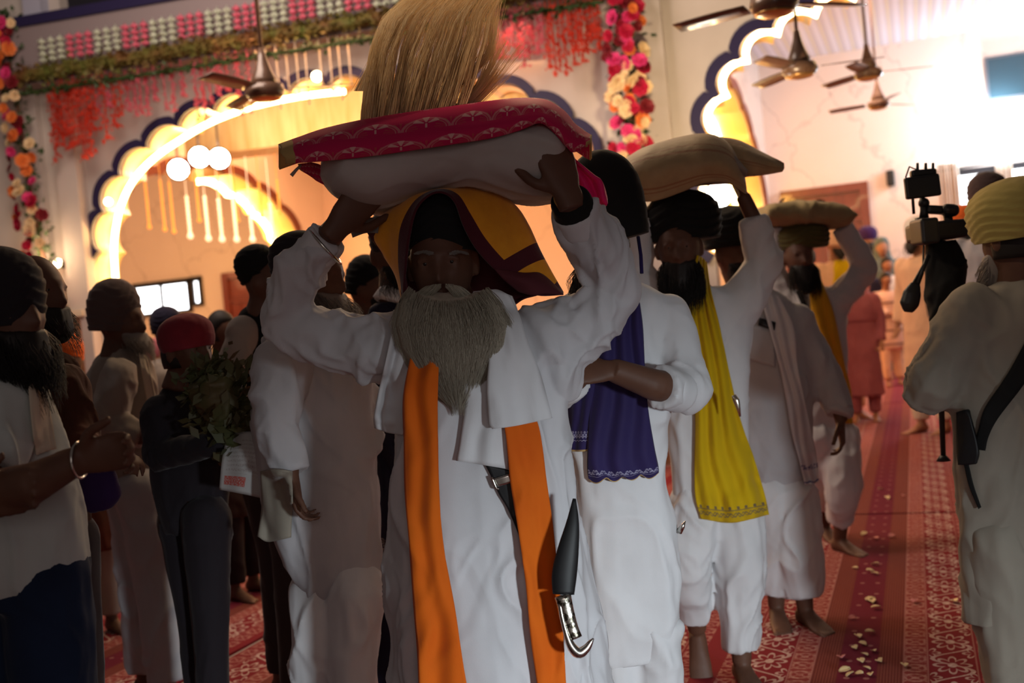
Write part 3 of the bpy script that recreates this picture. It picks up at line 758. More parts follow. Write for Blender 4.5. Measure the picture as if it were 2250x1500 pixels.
# ------------------------------------------------------------------ figures
def head_geo(g, c, side, fwd, up, s=1.0, n=40):
    rings = []
    for i in range(n+1):
        ph = math.pi*(.01+.98*i/n); ring = []
        for k in range(n):
            th = 2*math.pi*k/n; x = math.sin(ph)*math.cos(th); y = math.sin(ph)*math.sin(th); z = math.cos(ph)
            px, py, pz = .077*x, .095*y, .122*z; fr = max(0, y)
            if pz < 0:
                t = min(1, -pz/.12); px *= 1-.26*t
                py = py+.012*t if y > 0 else py*(1-.35*t)
            e = math.exp
            t = (.028-pz)/.058
            if 0 < t < 1.25: py += fr*e(-(px/.0125)**2)*.027*(t if t < 1 else max(0, 1-(t-1)*4))
            py += fr*.007*e(-((pz-.032)/.010)**2)*e(-(px/.045)**2)
            py -= fr*.012*e(-((abs(px)-.031)/.015)**2-((pz-.012)/.013)**2)
            py += fr*e(-(px/.022)**2)*(.007*e(-((pz+.052)/.006)**2)+.007*e(-((pz+.067)/.007)**2)-.004*e(-((pz+.0595)/.003)**2))
            py += fr*.010*e(-(px/.02)**2-((pz+.098)/.014)**2)
            py += fr*.005*e(-((abs(px)-.045)/.016)**2-((pz+.015)/.016)**2)
            ring.append(c+side*(px*s)+fwd*(py*s)+up*(pz*s))
        rings.append(ring)
    g.loft(rings)
    for q in (-1, 1):
        e_ = c+side*(q*.031*s)+fwd*(.0745*s)
        g.tube([e_+side*(.016*s*math.cos(t))+up*(.0155*s+.005*s*math.sin(t))+fwd*(.009*s*math.sin(t)-.001*s) for t in np.linspace(.1, 3.04, 7)], .0052*s, 8)
        g.tube([e_+side*(.014*s*math.cos(t))+up*(.0055*s-.004*s*math.sin(t))+fwd*(.006*s*math.sin(t)) for t in np.linspace(.1, 3.04, 7)], .0035*s, 8)
    for q in (-1, 1): g.ball(c+side*(q*.079*s)+fwd*(-.008*s)-up*(.002*s), .011*s, .019*s, .032*s, (side, fwd, up), 10)

def hand_geo(g, w, d, pn, s=1.0, curl=.5, thumb=1, spread=.12, tcurl=.3):
    """w wrist, d direction to the fingers, pn the way the palm faces, thumb = side (+1: d x pn)"""
    d = d.normalized(); pn = (pn-d*pn.dot(d)).normalized(); a = d.cross(pn).normalized()*thumb
    rings = []
    for t, hw, ht in ((-.03, .027, .021), (0, .029, .019), (.03, .038, .017), (.07, .043, .014), (.095, .042, .012)):
        rings.append([w+d*(t*s)+a*(hw*s*math.cos(2*math.pi*k/16))+pn*(ht*s*math.sin(2*math.pi*k/16)) for k in range(16)])
    g.loft(rings)
    for i, (off, L, r) in enumerate(((.031, .072, .0088), (.0105, .082, .0092), (-.0105, .075, .0088), (-.031, .060, .0076))):
        p = w+d*(.082*s)+a*(off*s); dr = (d+a*(spread*(1.5-i)*.5)).normalized(); pts = [p]; ang = 0
        for k, f in enumerate((.46, .31, .23)):
            ang += curl*(.55, .95, .7)[k]*(1+.07*i); v = dr*math.cos(ang)+pn*math.sin(ang)
            pts.append(pts[-1]+v*(L*f*s)); 
        q = cr(pts, 8); g.tube(q, [r*s*(1-.22*j/7) for j in range(8)], 8); g.ball(Vector(q[-1]), r*s*.8, n=6)
    p = w+d*(.022*s)+a*(.026*s)+pn*(.006*s); v1 = (d*.55+a*.75+pn*.25).normalized(); v2 = (d*(.9-tcurl*.5)+a*.35+pn*tcurl).normalized()
    pts = [p, p+v1*(.038*s), p+v1*(.038*s)+v2*(.032*s), p+v1*(.038*s)+v2*(.056*s)]
    q = cr(pts, 8); g.tube(q, [.0125*s*(1-.25*j/7) for j in range(8)], 8); g.ball(Vector(q[-1]), .0098*s, n=6)

def foot_geo(g, ank, dirv, s=1.0, pitch=0):
    """ank = ankle centre about 8 cm over the sole"""
    f = Vector((dirv.x, dirv.y, 0)).normalized(); sd = f.cross(Z)
    if pitch:
        R = Matrix.Rotation(pitch, 3, sd); f = R @ f
    up = sd.cross(f); up = up if up.z > -.2 or pitch else -up
    if up.dot(Z) < 0 and abs(pitch) < 1.2: up = -up
    rings = []
    for t, hw, lo, hi in ((-.06, .018, -.065, -.03), (-.045, .030, -.078, 0), (0, .035, -.078, .02), (.05, .038, -.075, -.01), (.10, .045, -.078, -.035), (.14, .046, -.078, -.048), (.165, .040, -.076, -.055)):
        c = ank+f*(t*s)+up*((lo+hi)/2*s); hh = (hi-lo)/2
        rings.append([c+sd*(hw*s*math.cos(2*math.pi*k/14))+up*(hh*s*math.sin(2*math.pi*k/14)) for k in range(14)])
    g.loft(rings)
    for i in range(5):
        p = ank+f*(.155*s)+sd*((.032-.016*i)*s)+up*(-.066*s); r = (.0125, .0095, .009, .0085, .008)[i]*s
        g.tube([p, p+f*(.03-.004*i)*s, p+f*(.045-.005*i)*s-up*.003], [r, r, r*.8], 8); g.ball(p+f*(.045-.005*i)*s-up*.003, r*.85, n=6)

def hair_mesh(name, paths, r, mat, parent=None, taper=.3):
    """one mesh of thin three sided strands; paths (n,k,3)"""
    A_ = np.array(paths, float); n, k, _ = A_.shape
    t = np.gradient(A_, axis=1); t /= np.linalg.norm(t, axis=2, keepdims=True)+1e-9
    ref = np.array((.3, .5, .81)); a = np.cross(t, ref); a /= np.linalg.norm(a, axis=2, keepdims=True)+1e-9; b = np.cross(t, a)
    w = (r*(1-(1-taper)*np.linspace(0, 1, k)))[None, :, None]
    V = np.stack([A_+w*(a*math.cos(q)+b*math.sin(q)) for q in (0, 2.094, 4.189)], axis=2).reshape(-1, 3)
    idx = np.arange(n*k*3).reshape(n, k, 3); F_ = []
    for q in range(3):
        q2 = (q+1) % 3; F_.append(np.stack([idx[:, :-1, q], idx[:, :-1, q2], idx[:, 1:, q2], idx[:, 1:, q]], axis=-1).reshape(-1, 4))
    F_ = np.concatenate(F_); me = bpy.data.meshes.new(name)
    me.vertices.add(len(V)); me.vertices.foreach_set('co', V.ravel()); me.loops.add(F_.size); me.loops.foreach_set('vertex_index', F_.ravel().astype(np.int32))
    me.polygons.add(len(F_)); me.polygons.foreach_set('loop_start', np.arange(0, F_.size, 4, dtype=np.int32)); me.update(calc_edges=True); me.validate(); me.shade_smooth()
    return link(name, me, mat, parent)

class Fig:
    def __init__(s, label, z, bx, by, skin='skin', voxel=.011, sc=1.0, cat='person', yaw=0):
        s.z, s.sc, s.voxel, s.skin, s.yaw = z, sc, voxel, skin, math.radians(yaw)
        s.root = empty('person', drop(bx, by, z), label, cat); s.B = G(); s.trees = []; s.seed = random.random()*50
        s.heads = []
    def P(s, x, y, dz=0): return at(x, y, s.z+dz)
    def pt(s, p): return p.copy() if isinstance(p, Vector) else s.P(*p)
    def m(s, px): return px*s.z/FPX
    def torso(s, g, rows, ratio=.58, shrink=0, n=28, flute=0, nf=7, steps=5):
        R_ = [(*r, 0, ratio)[:5] if len(r) == 3 else ((*r, ratio)[:5]) for r in rows]
        R_ = cr(R_, (len(rows)-1)*steps+1); rings = []; N_ = len(R_)
        for i, (xl, xr, y, dz, ra) in enumerate(R_):
            hw = max(.02, s.m(xr-xl)/2-shrink); c = s.P((xl+xr)/2, y, dz); hd = max(.02, hw*ra)
            hd = min(hd, .24)
            fl = flute*max(0, i/(N_-1)-.35)
            rings.append([c+R0*(hw*(1+fl*math.cos(nf*2*math.pi*k/n+s.seed))*math.copysign(abs(math.cos(2*math.pi*k/n))**.85, math.cos(2*math.pi*k/n)))+F0*(hd*(1+fl*1.5*math.cos(nf*2*math.pi*k/n+s.seed))*math.copysign(abs(math.sin(2*math.pi*k/n))**.9, math.sin(2*math.pi*k/n))) for k in range(n)])
        g.loft(rings)
    def torso_only(s, rows, ratio=.6):
        g = G(); s.torso(g, rows, ratio); return [BVHTree.FromPolygons(g.V, g.F)]
    def limb(s, g, pts, radii, shrink=0, n=14, res=5, balls=True, flat=1.0):
        P_ = [s.pt(p) for p in pts]; k = (len(P_)-1)*res+1
        Q = cr([(*p, r) for p, r in zip(P_, radii)], k)
        g.tube([Vector(q[:3]) for q in Q], [max(.012, q[3]-shrink) for q in Q], n, flat)
        if balls:
            g.ball(P_[0], max(.012, radii[0]-shrink)*.98, n=12)
    def head(s, x, y, dz=0, yaw=None, pitch=0, roll=0, h=.245, neck=None):
        yaw = math.radians(yaw) if yaw is not None else s.yaw
        f = (-F0*math.cos(yaw)+R0*math.sin(yaw)); f = (f*math.cos(math.radians(pitch))-Z*math.sin(math.radians(pitch))).normalized()
        sd = f.cross(Z).normalized(); up = sd.cross(f).normalized()
        if roll: 
            q = Matrix.Rotation(math.radians(roll), 3, f); sd = q @ sd; up = q @ up
        c = s.P(x, y, dz); sc = h/.245*s.sc; head_geo(s.B, c, sd, f, up, sc)
        s.hc, s.hs, s.hf, s.hu, s.hsc = c, sd, f, up, sc
        if neck: s.limb(s.B, [c-up*.05*sc-f*.02*sc, neck], [.056*sc, .066*sc], balls=False)
    def eyes(s):
        for q in (-1, 1):
            c = s.hc+s.hs*(q*.031*s.hsc)+s.hf*(.0725*s.hsc)+s.hu*(.012*s.hsc); g = G(); g.cur = 0
            g.ball(c, .0105*s.hsc, n=10); g.cur = 1; g.ball(c+s.hf*.0050*s.hsc, .0068*s.hsc, n=8)
            g.build('eye', None, s.root, True, [MT['eye'], MT['iris']])
    def hand(s, w, d, pn, curl=.5, thumb=1, sc=None, **k):
        hand_geo(s.B, s.pt(w), d, pn, sc or s.sc, curl, thumb, **k)
    def foot(s, a, d, **k): foot_geo(s.B, s.pt(a), d, s.sc, **k)
    def bodydone(s, voxel=None):
        me = remeshed(s.B, voxel or s.voxel, 2); s._tree(me); return link('body', me, MT[s.skin] if isinstance(s.skin, str) else s.skin, s.root)
    def _tree(s, me):
        co = [Vector(c) for c in get_co(me)]; s.trees.append(BVHTree.FromPolygons(co, [tuple(p.vertices) for p in me.polygons]))
    def garment(s, name, g, mat, voxel=None, fold=.006, fs=(9, 9, 2.2), smooth=2):
        me = remeshed(g, voxel or s.voxel, smooth, fold, s.seed, fs); s._tree(me); return link(name, me, MT[mat] if isinstance(mat, str) else mat, s.root)
    def drape(s, name, rows, mat, nv=40, nu=14, off=.012, thick=.004, wob=.008, wn=3, dz=0, smooth=4, floor_dz=None, parent=None, on=None):
        R_ = [cr([tuple(p[:2]) for p in r], nu) for r in rows]; C = [cr(c, nv) for c in zip(*R_)]
        D = np.full((nv, nu), np.nan); PX = np.zeros((nv, nu, 2))
        for i in range(nv):
            for j in range(nu):
                x, y = C[j][i]; PX[i, j] = (x, y); d = ray(x, y); L = d.length; best = None
                for t in (on or s.trees):
                    h = t.ray_cast(CAM, d/L, 30)
                    if h[0] is not None and (best is None or h[3] < best): best = h[3]
                if best is not None and abs(best/L-s.z) < .9: D[i, j] = best/L
        H = D.copy()
        if np.isnan(D).all(): D[:] = s.z-.15
        for _ in range(200):
            nn = np.isnan(D)
            if not nn.any(): break
            P_ = np.pad(D, 1, constant_values=np.nan); st = np.stack([P_[:-2, 1:-1], P_[2:, 1:-1], P_[1:-1, :-2], P_[1:-1, 2:]])
            with np.errstate(all='ignore'):
                import warnings; warnings.simplefilter('ignore'); mean = np.nanmean(st, axis=0)
            D[nn] = mean[nn]
        for _ in range(smooth):
            P_ = np.pad(D, 1, mode='edge'); D2 = (P_[:-2, 1:-1]+P_[2:, 1:-1]+P_[1:-1, :-2]+P_[1:-1, 2:]+D*2)/6; D = np.fmin(D2, np.where(np.isnan(H), 9e9, H))
        out = []
        for i in range(nv):
            out.append([at(PX[i, j, 0], PX[i, j, 1], D[i, j]-off+dz-wob*(.5+.5*math.sin(wn*2*math.pi*j/(nu-1)+s.seed+.9*math.sin(i*.16)))) for j in range(nu)])
        return grid(name, out, mat if not isinstance(mat, str) else MT[mat], parent or s.root, thick)
    def turban(s, x, y, hw, hh, mat, dz=0, yaw=None, tilt=0, deep=1.2, layers=7, bulge=.0, name='turban', amp=.05, flatb=-.72, point=.0):
        yaw = math.radians(yaw) if yaw is not None else s.yaw
        f = -F0*math.cos(yaw)+R0*math.sin(yaw); sd = f.cross(Z); q = Matrix.Rotation(math.radians(tilt), 3, -F0); f = q @ f; sd = q @ sd; up = q @ Z
        c = s.P(x, y, dz); a = s.m(hw); h = s.m(hh); w = a if abs(math.sin(yaw)) < .6 else a/deep; dd = w*deep
        g = G(); rings = []; nt, n = 56, 64
        for i in range(nt+1):
            z = flatb+(1-flatb)*(1-(1-i/nt)**1.0); z = math.sin((z)*math.pi/2) if z > 0 else z
            rr = math.sqrt(max(0, 1-abs(z)**2.3)) if z > 0 else (1-.10*(z/flatb)**2)
            ring = []
            for k in range(n):
                th = 2*math.pi*k/n; cx, sy = math.cos(th), math.sin(th)
                wrap = (z*1.0+.62*abs(cx)*max(0, sy)+.25*cx-(.25 if sy < 0 else 0)*abs(cx))*layers*.5
                sw = wrap-math.floor(wrap); dsp = 1+amp*(sw**1.5-.5)*(1 if rr > .3 else rr/.3)
                pk = 1+point*max(0, sy)**3*max(0, 1-abs(z-.1))
                ring.append(c+sd*(w*rr*cx*dsp)+f*(dd*rr*sy*dsp*pk)+up*(h*z+h*bulge*max(0, z)*sy))
            rings.append(ring)
        g.loft(rings); return g.build(name, MT[mat] if isinstance(mat, str) else mat, s.root)
    def beard(s, mat, L=.12, w=.06, n=500, r=.0012, core=True, fwd=.02, name='beard', moust=True):
        c, sd, f, up, k = s.hc, s.hs, s.hf, s.hu, s.hsc
        if core:
            g = G(); rings = []
            for t, ww, ff, dd in ((-.35, .050, .020, .03), (0, .062, .03, .045), (.15, .062, .042, .054), (.4, .056, .055, .048), (.65, w*.75, .062, .038), (.85, w*.48, .060, .026), (1, w*.2, .058, .012)):
                cc = c+up*((-.035-.03*min(1, t*2)-max(0, t-.15)*L)*k)+f*((ff+fwd*t)*k)
                rings.append([cc+sd*(ww*k*math.cos(2*math.pi*q/18))+f*(dd*k*math.sin(2*math.pi*q/18)) for q in range(18)])
            g.loft(rings); me = remeshed(g, .007*max(1, k), 3, .003, s.seed, (30, 30, 8)); o = link(name, me, MT[mat], s.root)
        P_ = []
        for i in range(n):
            a = random.uniform(-1.25, 1.25); t0 = random.random()
            st = c+sd*(math.sin(a)*.07*k)+f*((math.cos(a)*.07+.018)*k)+up*((-.04-.075*t0)*k)
            LL = L*random.uniform(.5, 1.05)*(1-.35*abs(a)); out = []
            for j in range(6):
                q = j/5; out.append(st+f*((.014+fwd)*q*k)-Z*(LL*q*k)+sd*(math.sin(a)*.02*math.sin(q*2.4)*k)+sd*(-st.dot(sd)*0)+Vector((random.gauss(0, .003), random.gauss(0, .003), 0))*q)
            P_.append(out)
        hair_mesh('beard_hair', P_, r, MT[mat], o if core else s.root)
    def hair(s, mat='blackhair', name='hair', back=.0, r=1.09):
        g = G(); c, sd, f, up, k = s.hc, s.hs, s.hf, s.hu, s.hsc; rings = []
        for i in range(19):
            ph = math.pi*(.01+.62*i/18)
            rings.append([c+sd*(.077*r*k*math.sin(ph)*math.cos(t))+f*((.095*r*math.sin(ph)*math.sin(t)*(1 if math.sin(t) < 0 or i < 9 else max(.55, 1-.09*(i-9))))*k-.006*k)+up*(.122*r*k*math.cos(ph)) for t in [2*math.pi*q/24 for q in range(24)]])
        g.loft(rings); return g.build(name, MT[mat], s.root)

def arm_skin_and_sleeve(F, g, pts, rs, skin=(.045, .038, .026), sleeve_to=1.0, res=5, wr=.11):
    """skin arm into the body, sleeve with bunched wrinkles into garment g"""
    sk = list(skin)+[skin[-1]]*(len(pts)-len(skin)); sk = sk[:len(pts)]; P_ = [F.pt(p) for p in pts]; A_, R2, S2 = [P_[0]], [rs[0]], [sk[0]]
    for i in range(1, len(P_)):
        a, b = P_[i-1], P_[i]
        for t in (.28, .72): A_.append(a.lerp(b, t)); R2.append(rs[i-1]+(rs[i]-rs[i-1])*t); S2.append(sk[i-1]+(sk[i]-sk[i-1])*t)
        A_.append(b); R2.append(rs[i]); S2.append(sk[i])
    k = (len(A_)-1)*7+1; Q = cr([(*p, r, q) for p, r, q in zip(A_, R2, S2)], k)
    F.B.tube([Vector(q[:3]) for q in Q[::3]]+[Vector(Q[-1][:3])], [q[4] for q in Q[::3]]+[Q[-1][4]], 14); F.B.ball(A_[0], S2[0]*.98, n=12)
    m_ = max(3, int(k*sleeve_to)); n = 36; rings = []; ref = Vector((.31, .17, .93)); L = 0
    for i in range(m_):
        p = Vector(Q[i][:3]); nx = Vector(Q[min(i+1, k-1)][:3]); pv = Vector(Q[max(i-1, 0)][:3]); t = (nx-pv).normalized(); L += (p-pv).length
        aa = ref-t*ref.dot(t); aa.normalize(); bb = t.cross(aa); ref = aa; r = Q[i][3]
        th = np.arange(n)*2*math.pi/n
        q3 = np.stack([np.cos(th)*1.4+L*7, np.sin(th)*1.4+L*9+F.seed, L*16+np.sin(th)*1.1], axis=1)
        w = np.maximum(0, 1-np.abs(vnoise(q3))*2.8)**1.2-.3; w2 = vnoise(q3*.5+5)
        sc_ = min(1, (m_-1-i)/4+.2)
        rr = r*(1+wr*sc_*w+.07*w2)
        rings.append([p+aa*(rr[j]*math.cos(th[j]))+bb*(rr[j]*math.sin(th[j])) for j in range(n)])
    g.loft(rings); g.ball(A_[0], rs[0]*.97, n=14)

# ---------- simple far figure from a standing template
def stander(label, x, ytop, z, H=1.72, yaw=0, top='cream', bottom='cream', cap='white', capkind='turban', beardm=None, skin='skinfar', hem=.50, voxel=.02, arms='down', sleeve=None, w=1.0, scarf=None):
    """ytop = pixel row of the crown; the body hangs below it down to the floor"""
    P0 = at(x, ytop, z); sc = P0.z/H if P0.z > .5 else 1; base = Vector((P0.x, P0.y, 0)); f = (-F0*math.cos(math.radians(yaw))+R0*math.sin(math.radians(yaw))); sd = f.cross(Z)
    F = Fig(label, z, x, ytop, skin, voxel); F.root.location = base; bpy.context.view_layer.update(); F.seed = random.random()*40
    k = P0.z/1.72
    Q = lambda a, b, h: base+sd*(a*k*w)+f*(b*k)+Z*(h*k)
    def ringtorso(g, rows, sh=0):
        rings = [[Q(0, c, h)+sd*((hw*w-sh)*k*math.cos(t))+f*((hd-sh)*k*math.sin(t)) for t in [2*math.pi*q/22 for q in range(22)]] for h, hw, hd, c in rows]
        g.loft(rings)
    F.hc = Q(0, .02, 1.59); F.hs, F.hf, F.hu, F.hsc = sd, f, Z.copy(), k*.98; head_geo(F.B, F.hc, sd, f, Z, k*.98, 24)
    F.limb(F.B, [Q(0, 0, 1.53), Q(0, -.01, 1.40)], [.052*k, .06*k], balls=False)
    rows = [(1.44, .07, .06, -.01), (1.41, .15, .085, -.01), (1.34, .195, .11, 0), (1.22, .185, .12, 0), (1.05, .165, .115, 0), (.93, .185, .125, 0), (.75, .205, .14, 0), (hem, .22, .15, 0)]
    ringtorso(F.B, [r for r in rows if r[0] > .9], .03)
    g = G(); ringtorso(g, rows); t = G()
    for q in (-1, 1):
        hip, kn, an = Q(q*.09, 0, .90), Q(q*.10, .03*q, .48), Q(q*.10, .02*q, .085)
        F.limb(F.B, [hip, kn, an], [.075*k, .05*k, .035*k]); F.limb(t, [hip, kn, Q(q*.10, .02*q, .11)], [.10*k, .085*k, .065*k])
        foot_geo(F.B, an, f+sd*q*.15, k)
        sh = Q(q*.175, 0, 1.37)
        if arms == 'down': el, wr = Q(q*.235, -.03, 1.12), Q(q*.23, .06, .88)
        elif arms == 'fold': el, wr = Q(q*.235, .0, 1.12), Q(q*.04, .17, 1.10)
        else: el, wr = Q(q*.25, .05, 1.12), Q(q*.12, .25, 1.20)
        F.limb(F.B, [sh, el, wr], [.045*k, .036*k, .026*k]); F.limb(g, [sh, el, el.lerp(wr, .9)], [.07*k, .058*k, .046*k])
        hand_geo(F.B, wr, (wr-el), f if arms == 'down' else -Z, k*.95, .6, 1 if q < 0 else -1)
    F.bodydone(); F.garment('tunic', g, top, None, .008); F.garment('trousers', t, bottom, None, .006)
    if capkind == 'turban':
        xx, yy, _ = proj(Q(0, .0, 1.655)); F.turban(xx, yy, .115*k*FPX/z, .10*k*FPX/z, cap, yaw=yaw, dz=depth_of(Q(0, 0, 1.655))-z)
    elif capkind == 'scarf':
        gg = G(); rr = []
        for h, a, b, c in ((1.735, .03, .04, 0), (1.71, .075, .09, 0), (1.64, .097, .115, -.012), (1.55, .10, .10, -.045), (1.46, .12, .10, -.05), (1.40, .17, .12, -.02), (1.30, .215, .14, 0), (1.12, .21, .14, 0)):
            rr.append([Q(0, c, h)+sd*(a*k*math.cos(t))+f*(b*k*math.sin(t)) for t in [2*math.pi*q/20 for q in range(20)]])
        gg.loft(rr); o = F.garment('head_scarf', gg, cap, None, .006)
    else: F.hair(cap, r=1.12)
    if beardm: F.beard(beardm, .10, .05, 60, .002)
    else: F.eyes()
    if scarf:
        rows = []
        for i in range(10):
            h = 1.44-.06*i; rows.append([Q(-.12+.05*j+.015*i, .115+.03*(i > 1)+.01*math.sin(j*2), h) for j in range(5)])
        grid('scarf', rows, MT[scarf], F.root, .008)
    return F
# ================================================================== the people
def V3(a, b, c=0): return R0*a+Z*b+F0*c      # right / up / away from the lens
# ---------- P1: the bearded man carrying the pink bundle
F = Fig('bearded man in white with orange stole holding the pink bundle, nearest the camera', 2.80, 1060, 1100, voxel=.0055)
F.head(972, 583, -.02, yaw=-3, pitch=6, h=.26, neck=(1010, 720, .03)); 
rows = [(935, 1105, 690), (895, 1160, 712), (872, 1215, 770), (866, 1236, 850), (868, 1245, 930), (866, 1252, 1010), (858, 1264, 1110), (853, 1288, 1200), (850, 1308, 1300), (858, 1324, 1400), (866, 1338, 1500), (874, 1350, 1620)]
F.torso(F.B, [r for r in rows if r[2] < 1250], shrink=.035)
K = G(); F.torso(K, rows, .60, flute=.045, nf=8)
aL = [(905, 765, 0), (745, 752, .02), (615, 698, .02), (655, 605, -.02), (722, 520, -.06)]
arm_skin_and_sleeve(F, K, aL, (.105, .082, .066, .070, .048), (.05, .045, .042, .04, .030))
aR = [(1190, 760, 0), (1285, 712, .0), (1355, 640, .0), (1312, 545, -.06), (1262, 462, -.14)]
arm_skin_and_sleeve(F, K, aR, (.105, .088, .068, .075, .052), (.05, .045, .042, .04, .030))
F.limb(K, [(900, 800, 0), (850, 830, 0)], [.08, .05]); F.limb(K, [(1210, 810, 0), (1262, 790, 0)], [.09, .06])
for (a, b, c_) in (((985, 1180, .0), (965, 1500, -.03), (970, 1800, 0)), ((1150, 1180, .0), (1200, 1500, .03), (1235, 1800, .03))):
    an = F.P(*c_); an.z = .08; kn = F.P(*b); kn.z = .48
    F.limb(F.B, [a, kn, an], [.085, .055, .036]); F.foot(an, -F0)
F.hand((740, 500, -.10), V3(.72, .68, .02), V3(-.2, .35, .9), curl=.18, thumb=-1, sc=1.12, spread=.25)
F.limb(F.B, [(722, 520, -.06), (740, 500, -.10)], [.034, .032])
F.hand((1246, 428, -.20), V3(-.22, 1, .06), V3(-.35, -.05, .9), curl=.20, thumb=1, sc=1.18, spread=.2)
F.limb(F.B, [(1262, 462, -.14), (1246, 428, -.20)], [.036, .036])
F.bodydone(); F.eyes()
F.garment('kurta', K, 'white2', .0065, .014, (9.5, 9.5, 1.7))
T = G()
for (a, b, c_) in (((985, 1380, 0), (965, 1500, -.03), (970, 1800, 0)), ((1150, 1380, 0), (1200, 1500, .03), (1235, 1800, .03))):
    an = F.P(*c_); an.z = .12; kn = F.P(*b); kn.z = .48; F.limb(T, [a, kn, an], [.11, .10, .075])
F.garment('trousers', T, 'white', .01, .008)
# cuffs
for w_, e_, r_ in (((722, 520, -.06), (690, 562, -.04), .053), ((1262, 462, -.14), (1285, 505, -.10), .057)):
    a, b = F.pt(w_), F.pt(e_); g = G(); g.tube([a, a.lerp(b, .15), a.lerp(b, .8), b], [r_*.93, r_, r_, r_*.93], 20); F.garment('cuff', g, 'white', .006, .002)
a, b = F.P(686, 522, -.045), F.P(742, 566, -.062)
ring = []
c_ = F.P(714, 540, -.05); ax = (F.P(655, 610)-F.P(722, 520)).normalized(); s1 = ax.cross(F0).normalized(); s2 = ax.cross(s1)
G().tube([c_+(s1*math.cos(t)+s2*math.sin(t))*.057+ax*.012*math.cos(t) for t in np.linspace(0, 2*math.pi, 40)], .0042, 8).build('bangle', MT['steel'], F.root)['label'] = 'steel bangle'
g = G(); a, b = F.P(1250, 436, -.18), F.P(1268, 472, -.125); g.tube([a, a.lerp(b, .2), a.lerp(b, .8), b], [.043, .050, .053, .048], 20)
o = F.garment('wrist_band', g, 'black', .006, .003); o['label'] = 'black cloth wrist band'
# inner dark turban under the head cloth
F.turban(972, 497, 84, 76, 'black', dz=.0, yaw=-3, amp=.04, deep=1.2, name='under_turban', flatb=-.78)
# white cloths on the shoulders, then the orange stole, then the beard
F.drape('shoulder_cloth', [[(868, 690), (905, 690), (940, 700)], [(850, 780), (880, 780), (925, 790)], [(832, 860), (858, 870), (905, 880)], [(822, 915), (850, 925), (890, 930)], [(824, 940), (852, 950), (884, 955)]], 'white', nv=30, nu=14, off=.02, wob=.022, wn=2)
F.drape('shoulder_cloth', [[(1040, 640), (1085, 636), (1125, 650)], [(1010, 720), (1085, 700), (1140, 690)], [(1010, 800), (1085, 790), (1150, 760)], [(1020, 880), (1100, 870), (1180, 845)], [(1012, 960), (1060, 955), (1122, 940)], [(1003, 1012), (1055, 1020), (1115, 1030)]], 'white', nv=36, nu=16, off=.014, wob=.010, wn=2)
F.drape('shoulder_cloth', [[(1062, 640), (1090, 636), (1118, 648)], [(1070, 710), (1105, 700), (1140, 690)], [(1075, 780), (1110, 770), (1158, 745)], [(1070, 850), (1120, 840), (1185, 815)], [(1074, 925), (1135, 915), (1208, 898)], [(1082, 942), (1140, 934), (1213, 918)]], 'white', nv=36, nu=16, off=.042, wob=.010, wn=1.5)
F.drape('stole', [[(905, 770), (935, 775), (965, 780)], [(887, 870), (925, 872), (962, 875)], [(888, 960), (925, 960), (962, 960)], [(890, 1080), (928, 1080), (965, 1080)], [(900, 1200), (940, 1200), (975, 1200)], [(910, 1340), (955, 1340), (1000, 1340)], [(918, 1440), (965, 1440), (1015, 1440)], [(922, 1560), (980, 1560), (1035, 1560)]], 'orange', nv=90, nu=18, off=.058, wob=.012, wn=1.6)
F.drape('stole', [[(1100, 900), (1135, 900), (1165, 895)], [(1112, 960), (1150, 955), (1186, 945)], [(1122, 1060), (1160, 1055), (1200, 1050)], [(1138, 1160), (1178, 1155), (1214, 1150)], [(1155, 1280), (1192, 1278), (1228, 1276)], [(1166, 1400), (1203, 1400), (1238, 1400)], [(1180, 1500), (1212, 1500), (1243, 1500)], [(1188, 1570), (1218, 1570), (1248, 1570)]], 'orange', nv=90, nu=16, off=.030, wob=.007, wn=1.4)
F.P1 = True
# beard of the main man: core and long loose strands
def beard_point(u, s, lay, x0=None):
    cx = 985+22*s+x0[0] if x0 else 985+22*s
    hw = np.interp(s, [0, .12, .3, .5, .7, .88, 1], [84, 106, 122, 114, 88, 52, 16]); y = 660-30*u*u*(1-s)+s*238
    dep = F.z-.115-.055*math.sqrt(max(0, 1-min(1, u*u)))*(1-.2*s)-.02*math.sin(min(1, s*1.3)*math.pi)+lay
    return at(cx+u*hw, y, dep)
g = G(); rings = []
for s_ in np.linspace(0, .93, 12):
    rings.append([beard_point(math.sin(t)*.84, s_, .016) if True else None for t in np.linspace(-1.55, 1.55, 17)]+[beard_point(math.sin(t)*.80, s_, .085-.05*s_) for t in np.linspace(1.5, -1.5, 9)])
g.loft(rings); me = remeshed(g, .006, 4, .004, 3, (30, 30, 6)); bc = link('beard', me, M('soft_grey_white_beard', (.34, .27, .21), .8, sheen=.1).vary((.36, .29, .22), (.22, .17, .13), 26, 4, stretch=(1, 1, .12)).m, F.root)
PP = []
for i in range(5200):
    u = max(-1, min(1, random.gauss(0, .62))) if i % 3 else random.choice((-1, 1))*random.uniform(.8, 1.0); s0 = random.uniform(0, .62)**1.2; s1 = min(1.06, s0+random.uniform(.25, .55)); u1 = u*random.uniform(.9, 1.12)+random.gauss(0, .05); ph = random.uniform(0, 6); ly = random.uniform(-.008, .012)
    PP.append([beard_point(max(-1.14, min(1.14, u+(u1-u)*q+.03*math.sin(ph+q*5))), s0+(s1-s0)*q, ly) for q in np.linspace(0, 1, 8)])
hairm = M('pale_beard_hair', (.46, .41, .32), .55, spec=.3).translucent(.3, (.55, .48, .36)).m
hair_mesh('beard_hair', PP, .00075, hairm, bc)
PP = []
